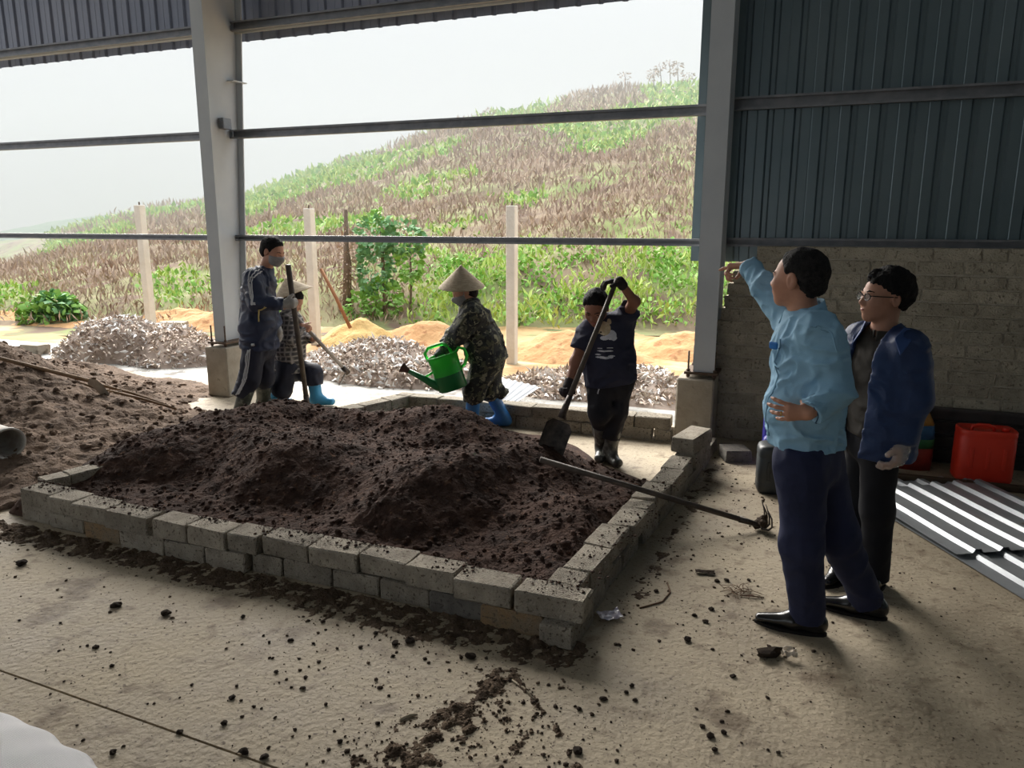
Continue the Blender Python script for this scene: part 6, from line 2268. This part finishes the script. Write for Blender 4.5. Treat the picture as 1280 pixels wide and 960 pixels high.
MB().tube([canp(0.10, 0, 0.11), canp(0.15, 0, 0.155), canp(0.19, 0, 0.13), canp(0.195, 0, 0.07), canp(0.16, 0, 0.01), canp(0.118, 0, -0.01)], [0.014, 0.014, 0.014, 0.014, 0.014, 0.013], 10).build('back_handle', m_green, can)
MB().tube([canp(-0.125, 0, 0.12), canp(-0.13, 0, 0.19), canp(-0.09, 0, 0.225), canp(0.03, 0, 0.225), canp(0.075, 0, 0.19), canp(0.08, 0, 0.135)], 0.014, 10).build('top_handle', m_green, can)
sp_end = W(510, 463, D - 0.22)
sp0 = canp(-0.06, 0, -0.135)
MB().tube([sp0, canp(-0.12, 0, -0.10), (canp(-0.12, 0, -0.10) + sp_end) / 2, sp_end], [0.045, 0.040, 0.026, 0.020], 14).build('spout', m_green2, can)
MB().tube([canp(-0.12, 0, 0.02), (canp(-0.12, 0, -0.10) + sp_end) / 2], 0.010, 8).build('brace', m_green, can)
rd = unit(sp_end - canp(-0.12, 0, -0.10))
MB().lathe([(0.020, -0.01), (0.026, 0.02), (0.046, 0.055), (0.047, 0.062), (0.0, 0.066)], sp_end, rd, 20).build('rose', mat('rose_brown', (92, 66, 60), rough=0.6), can)

# ------------------------------------------------------------------ 5. dark tracksuit with a pole
foot = G(316, 519)
root = person('person in dark striped tracksuit and face mask leaning on a long pole', foot)
D = 6.98
J = dict(head=W(341, 315, D), neck=W(332, 337, D), shR=W(317, 348, D - 0.17), shL=W(330, 348, D + 0.15),
         elR=W(319, 378, D - 0.24), wrR=W(355, 380, D - 0.16), elL=W(338, 385, D + 0.18), wrL=W(347, 411, D + 0.10),
         hipR=W(318, 430, D - 0.09), hipL=W(330, 430, D + 0.09), knR=W(312, 474, D - 0.12), knL=W(330, 472, D + 0.10),
         anR=G(302, 523) + V(0, 0, 0.09), anL=G(330, 512) + V(0, 0, 0.09))
face5 = unit(_r * 0.86 - _h * 0.34 + V(0, 0, -0.34))
F5 = Fig(root, J, face5, (0, 0, 1), 1.04)
pt_, pb_ = W(360, 331, D - 0.14), G(385, 513) + V(0, 0, 0.0)
pd_ = unit(pb_ - pt_)
F5.hand('R', unit(_r * 0.95 + V(0, 0, 0.05)), unit(_h * 0.8 + _r * 0.2), 1, 1.05, curl=(65, 75, 45))
F5.hand('L', unit(_r * 0.25 + V(0, 0, -1)), unit(_h * 0.3 - _r * 0.8), -1, 1.0, curl=(30, 40, 25))
F5.body(m_skin, 0.0075)
F5.hair(m_hair, 0.006, thick=0.013)
F5.eyes()
mask_on(F5, m_mask)
ax = unit(F5.pel - F5.mid)
m_track = mat('dark_tracksuit', (40, 48, 70), (48, 56, 80), scale=4, rough=0.6, spec=0.35)
tors = F5.torso(0.040, w=0.165, d=0.11, ww=0.15, wdp=0.115, hw=0.155, hdp=0.125, low=0.03) + [cone(J['neck'] + V(0, 0, 0.02), F5.mid + ax * 0.04, 0.072, 0.11)]
jk5 = wrinkle(U([cut(U(tors, 0.06), plane(J['neck'] + V(0, 0, 0.03), V(0, 0, 1))), sleeve(J, 'R', (0.088, 0.070, 0.048), 0.01), sleeve(J, 'L', (0.085, 0.068, 0.048), 0.01)], 0.035), 0.012, (8, 8, 12), 101, 0.4)
jk5 = cut(jk5, plane(F5.pel + ax * 0.04, ax))
o_j5 = F5.garment('jacket', jk5, [F5.mid, F5.pel, J['shL'], J['shR'], J['elL'], J['elR'], J['wrL'], J['wrR'], J['neck']], 0.22, 0.010, m_track)
m_stripe = mat('stripe', (202, 202, 204), rough=0.7)
for q in (-0.028, 0.0, 0.028):
    a0 = J['neck'] - _h * 0.10 - _r * 0.02 + _r * q
    p = lerp_pts([a0 + V(0, 0, 0.0), J['shR'] - _h * 0.2 + _r * q, (J['shR'] + J['elR']) / 2 - _h * 0.2 + _r * q, J['elR'] - _h * 0.2 + _r * q * 0.5 + V(0, 0, 0.01 + q), J['elR'] * 0.72 + J['wrR'] * 0.28 - _h * 0.2 + V(0, 0, q)], 40)
    ribbon(jk5, p, 0.0055, 'sleeve_stripe', m_stripe, o_j5)
ribbon(jk5, lerp_pts([W(337, 398, D - 0.4), W(332, 410, D - 0.4), W(328, 416, D - 0.4)], 14), 0.006, 'jacket_piping', mat('yellow_piping', (196, 180, 120), rough=0.7), o_j5)
tr = trousers(F5, J, 0, 0.112, 0.090, 0.080, 0.09, 0.13, 0.008, 105, (0.16, 0.13))
m_trk2 = mat('tracksuit_trousers', (36, 38, 52), (44, 46, 60), scale=4, rough=0.65)
o_t5 = F5.garment('trousers', tr, [F5.pel, J['knL'], J['knR'], J['anL'], J['anR']], 0.2, 0.011, m_trk2)
for q in (-0.026, 0.0, 0.026):
    ribbon(tr, lerp_pts([J['hipR'] - _h * 0.2 + _r * (q - 0.02) + V(0, 0, -0.03), J['knR'] - _h * 0.2 + _r * (q - 0.03), J['anR'] + V(0, 0, 0.16) - _h * 0.2 + _r * (q - 0.01)], 30), 0.0055, 'leg_stripe', m_stripe, o_t5)
ribbon(tr, lerp_pts([W(309, 436, D - 0.4), W(320, 437, D - 0.4)], 8), 0.013, 'pocket_edge', m_stripe, o_t5)
m_cboot = mat('mottled_boot', (84, 88, 80), (56, 60, 54), (112, 116, 104), scale=14, rough=0.4, spec=0.5, lo=0.42, hi=0.56, spot=0.0, spot_scale=18)
for k, toe in (('R', _r * 0.9 - _h * 0.3), ('L', _r * 0.95)):
    f, pts = boot_fn(J['an' + k], J['kn' + k], toe, 0.20, 0.068)
    F5.garment('boot', f, pts, 0.09, 0.010, m_cboot)
gd = unit(J['wrR'] - J['elR'])
for k, mm in (('R', mat('pale_glove', (168, 164, 158), (146, 142, 138), scale=20, rough=0.9)), ('L', mat('pale_glove', (168, 164, 158)))):
    gd = unit(J['wr' + k] - J['el' + k])
    hf = F5.hands[k]
    gf = (lambda hf, w_, gd: cut(U([lambda P: hf(P) - 0.006, cone(w_ - gd * 0.03, w_ + gd * 0.03, 0.038, 0.038)], 0.015), plane(w_ - gd * 0.03, -gd)))(hf, J['wr' + k], gd)
    F5.garment('glove', gf, [J['wr' + k], J['wr' + k] + gd * 0.12], 0.12, 0.008, mm)
pole = thing('work_pole', 'long dark wooden pole held upright by the tracksuit wearer', 'pole', pb_)
MB().tube([pt_, (pt_ + pb_) / 2, pb_], [0.026, 0.025, 0.024], 10).build('shaft', m_dwood, pole)
MB().tube([pb_ - pd_ * 0.16, pb_], [0.028, 0.027], 10).build('ferrule', m_iron, pole)

# ------------------------------------------------------------------ 6. chequered shirt, stooping behind
foot = G(372, 508)
root = person('stooping person in chequered shirt and conical hat working with a hoe behind the pole', foot)
D = 7.42
J = dict(head=W(366, 376, D - 0.02), neck=W(362, 390, D), shR=W(360, 399, D - 0.16), shL=W(364, 398, D + 0.15),
         elR=W(364, 424, D - 0.22), wrR=W(377, 407, D - 0.16), elL=W(380, 420, D + 0.12), wrL=W(391, 424, D - 0.02),
         hipR=W(358, 458, D - 0.09), hipL=W(362, 458, D + 0.09), knR=W(352, 486, D - 0.10), knL=W(391, 468, D - 0.02),
         anR=G(344, 507) + V(0, 0, 0.09), anL=G(396, 507) + V(0, 0, 0.09))
face6 = unit(_r * 0.80 - _h * 0.15 + V(0, 0, -0.55))
F6 = Fig(root, J, face6, (0, 0, 1), 0.98)
ht, hb = W(368, 394, D - 0.17), W(433, 464, D + 0.05)
hdv = unit(hb - ht)
F6.hand('R', unit(hdv * 0.5 + _r * 0.6), unit(_h * 0.7 - V(0, 0, 0.4)), 1, 0.95, curl=(60, 70, 40))
F6.hand('L', unit(hdv * 0.3 + _r * 0.6), unit(V(0, 0, -0.7) - _h * 0.4), -1, 0.95, curl=(60, 70, 40))
F6.body(m_skin, 0.008)
F6.hair(m_hair, 0.007, thick=0.012, line=([-0.13, -0.07, -0.02, 0.02, 0.05, 0.11], [-0.12, -0.12, -0.06, 0.02, 0.05, 0.07]))
conical_hat(root, W(357, 347, D - 0.02), unit(V(0, 0, -1) + _r * 0.36), 0.205, 0.17, m_hat)
m_plaid = bpy.data.materials.new('chequered_cloth')
m_plaid.use_nodes = True
nt = m_plaid.node_tree
bs_ = nt.nodes['Principled BSDF']; bs_.inputs['Roughness'].default_value = 0.9
tcn = nt.nodes.new('ShaderNodeTexCoord')
acc_ = None
for ax_, sc_ in (('X', 7.0), ('Z', 7.0)):
    wv = nt.nodes.new('ShaderNodeTexWave'); wv.bands_direction = ax_; wv.inputs['Scale'].default_value = sc_; wv.inputs['Distortion'].default_value = 0.6
    nt.links.new(tcn.outputs['Object'], wv.inputs['Vector'])
    pw = nt.nodes.new('ShaderNodeMath'); pw.operation = 'POWER'; pw.inputs[1].default_value = 3.0
    nt.links.new(wv.outputs['Fac'], pw.inputs[0])
    if acc_ is None:
        acc_ = pw.outputs[0]
    else:
        ad = nt.nodes.new('ShaderNodeMath'); ad.operation = 'MAXIMUM'
        nt.links.new(acc_, ad.inputs[0]); nt.links.new(pw.outputs[0], ad.inputs[1]); acc_ = ad.outputs[0]
rp_ = nt.nodes.new('ShaderNodeValToRGB')
rp_.color_ramp.elements[0].color = (*lin((68, 66, 68)), 1); rp_.color_ramp.elements[1].color = (*lin((156, 150, 146)), 1)
nt.links.new(acc_, rp_.inputs[0]); nt.links.new(rp_.outputs[0], bs_.inputs['Base Color'])
ax = unit(F6.pel - F6.mid)
tors = F6.torso(0.035, w=0.145, d=0.10, ww=0.14, wdp=0.11, hw=0.155, hdp=0.12, low=0.03) + [cone(J['neck'], F6.mid + ax * 0.04, 0.068, 0.10)]
sh6 = wrinkle(U([U(tors, 0.06), sleeve(J, 'R', (0.08, 0.066, 0.046), 0.01), sleeve(J, 'L', (0.08, 0.066, 0.046), 0.01)], 0.035), 0.012, (8, 8, 12), 111, 0.4)
sh6 = cut(sh6, plane(F6.pel + ax * 0.04, ax))
F6.garment('shirt', sh6, [F6.mid, F6.pel, J['shL'], J['shR'], J['elL'], J['elR'], J['wrL'], J['wrR'], J['neck']], 0.2, 0.011, m_plaid)
tr = trousers(F6, J, 0, 0.112, 0.098, 0.080, 0.09, 0.12, 0.008, 115, (0.158, 0.13))
F6.garment('trousers', tr, [F6.pel, J['knL'], J['knR'], J['anL'], J['anR']], 0.2, 0.011, m_trk2)
m_tboot = mat('light_blue_boot', (64, 152, 198), (54, 138, 184), scale=6, rough=0.35, spec=0.5)
for k, toe in (('R', _r), ('L', _r)):
    f, pts = boot_fn(J['an' + k], J['kn' + k], toe, 0.16, 0.062)
    F6.garment('boot', f, pts, 0.09, 0.010, m_tboot)
h6 = thing('digging_hoe', 'pale handled hoe swung down into the straw waste by the stooping worker', 'hoe', hb)
MB().tube([ht, (ht + hb) / 2, hb], [0.018, 0.019, 0.019], 10).build('handle', mat('pale_handle', (176, 168, 160), (156, 146, 136), scale=9, rough=0.6), h6)
MB().tube([hb - hdv * 0.06, hb + hdv * 0.03], [0.026, 0.028], 10).build('socket', m_iron, h6)
b = MB()
hs6 = unit(np.cross(hdv, _h))
b.prism([hb - _h * 0.07 + hdv * 0.0, hb + _h * 0.07 + hdv * 0.0, hb + _h * 0.08 + hdv * 0.02 - V(0, 0, 0.11) - _r * 0.08, hb - _h * 0.08 + hdv * 0.02 - V(0, 0, 0.11) - _r * 0.08], unit(hdv) * 0.008)
b.build('blade', m_iron, h6)
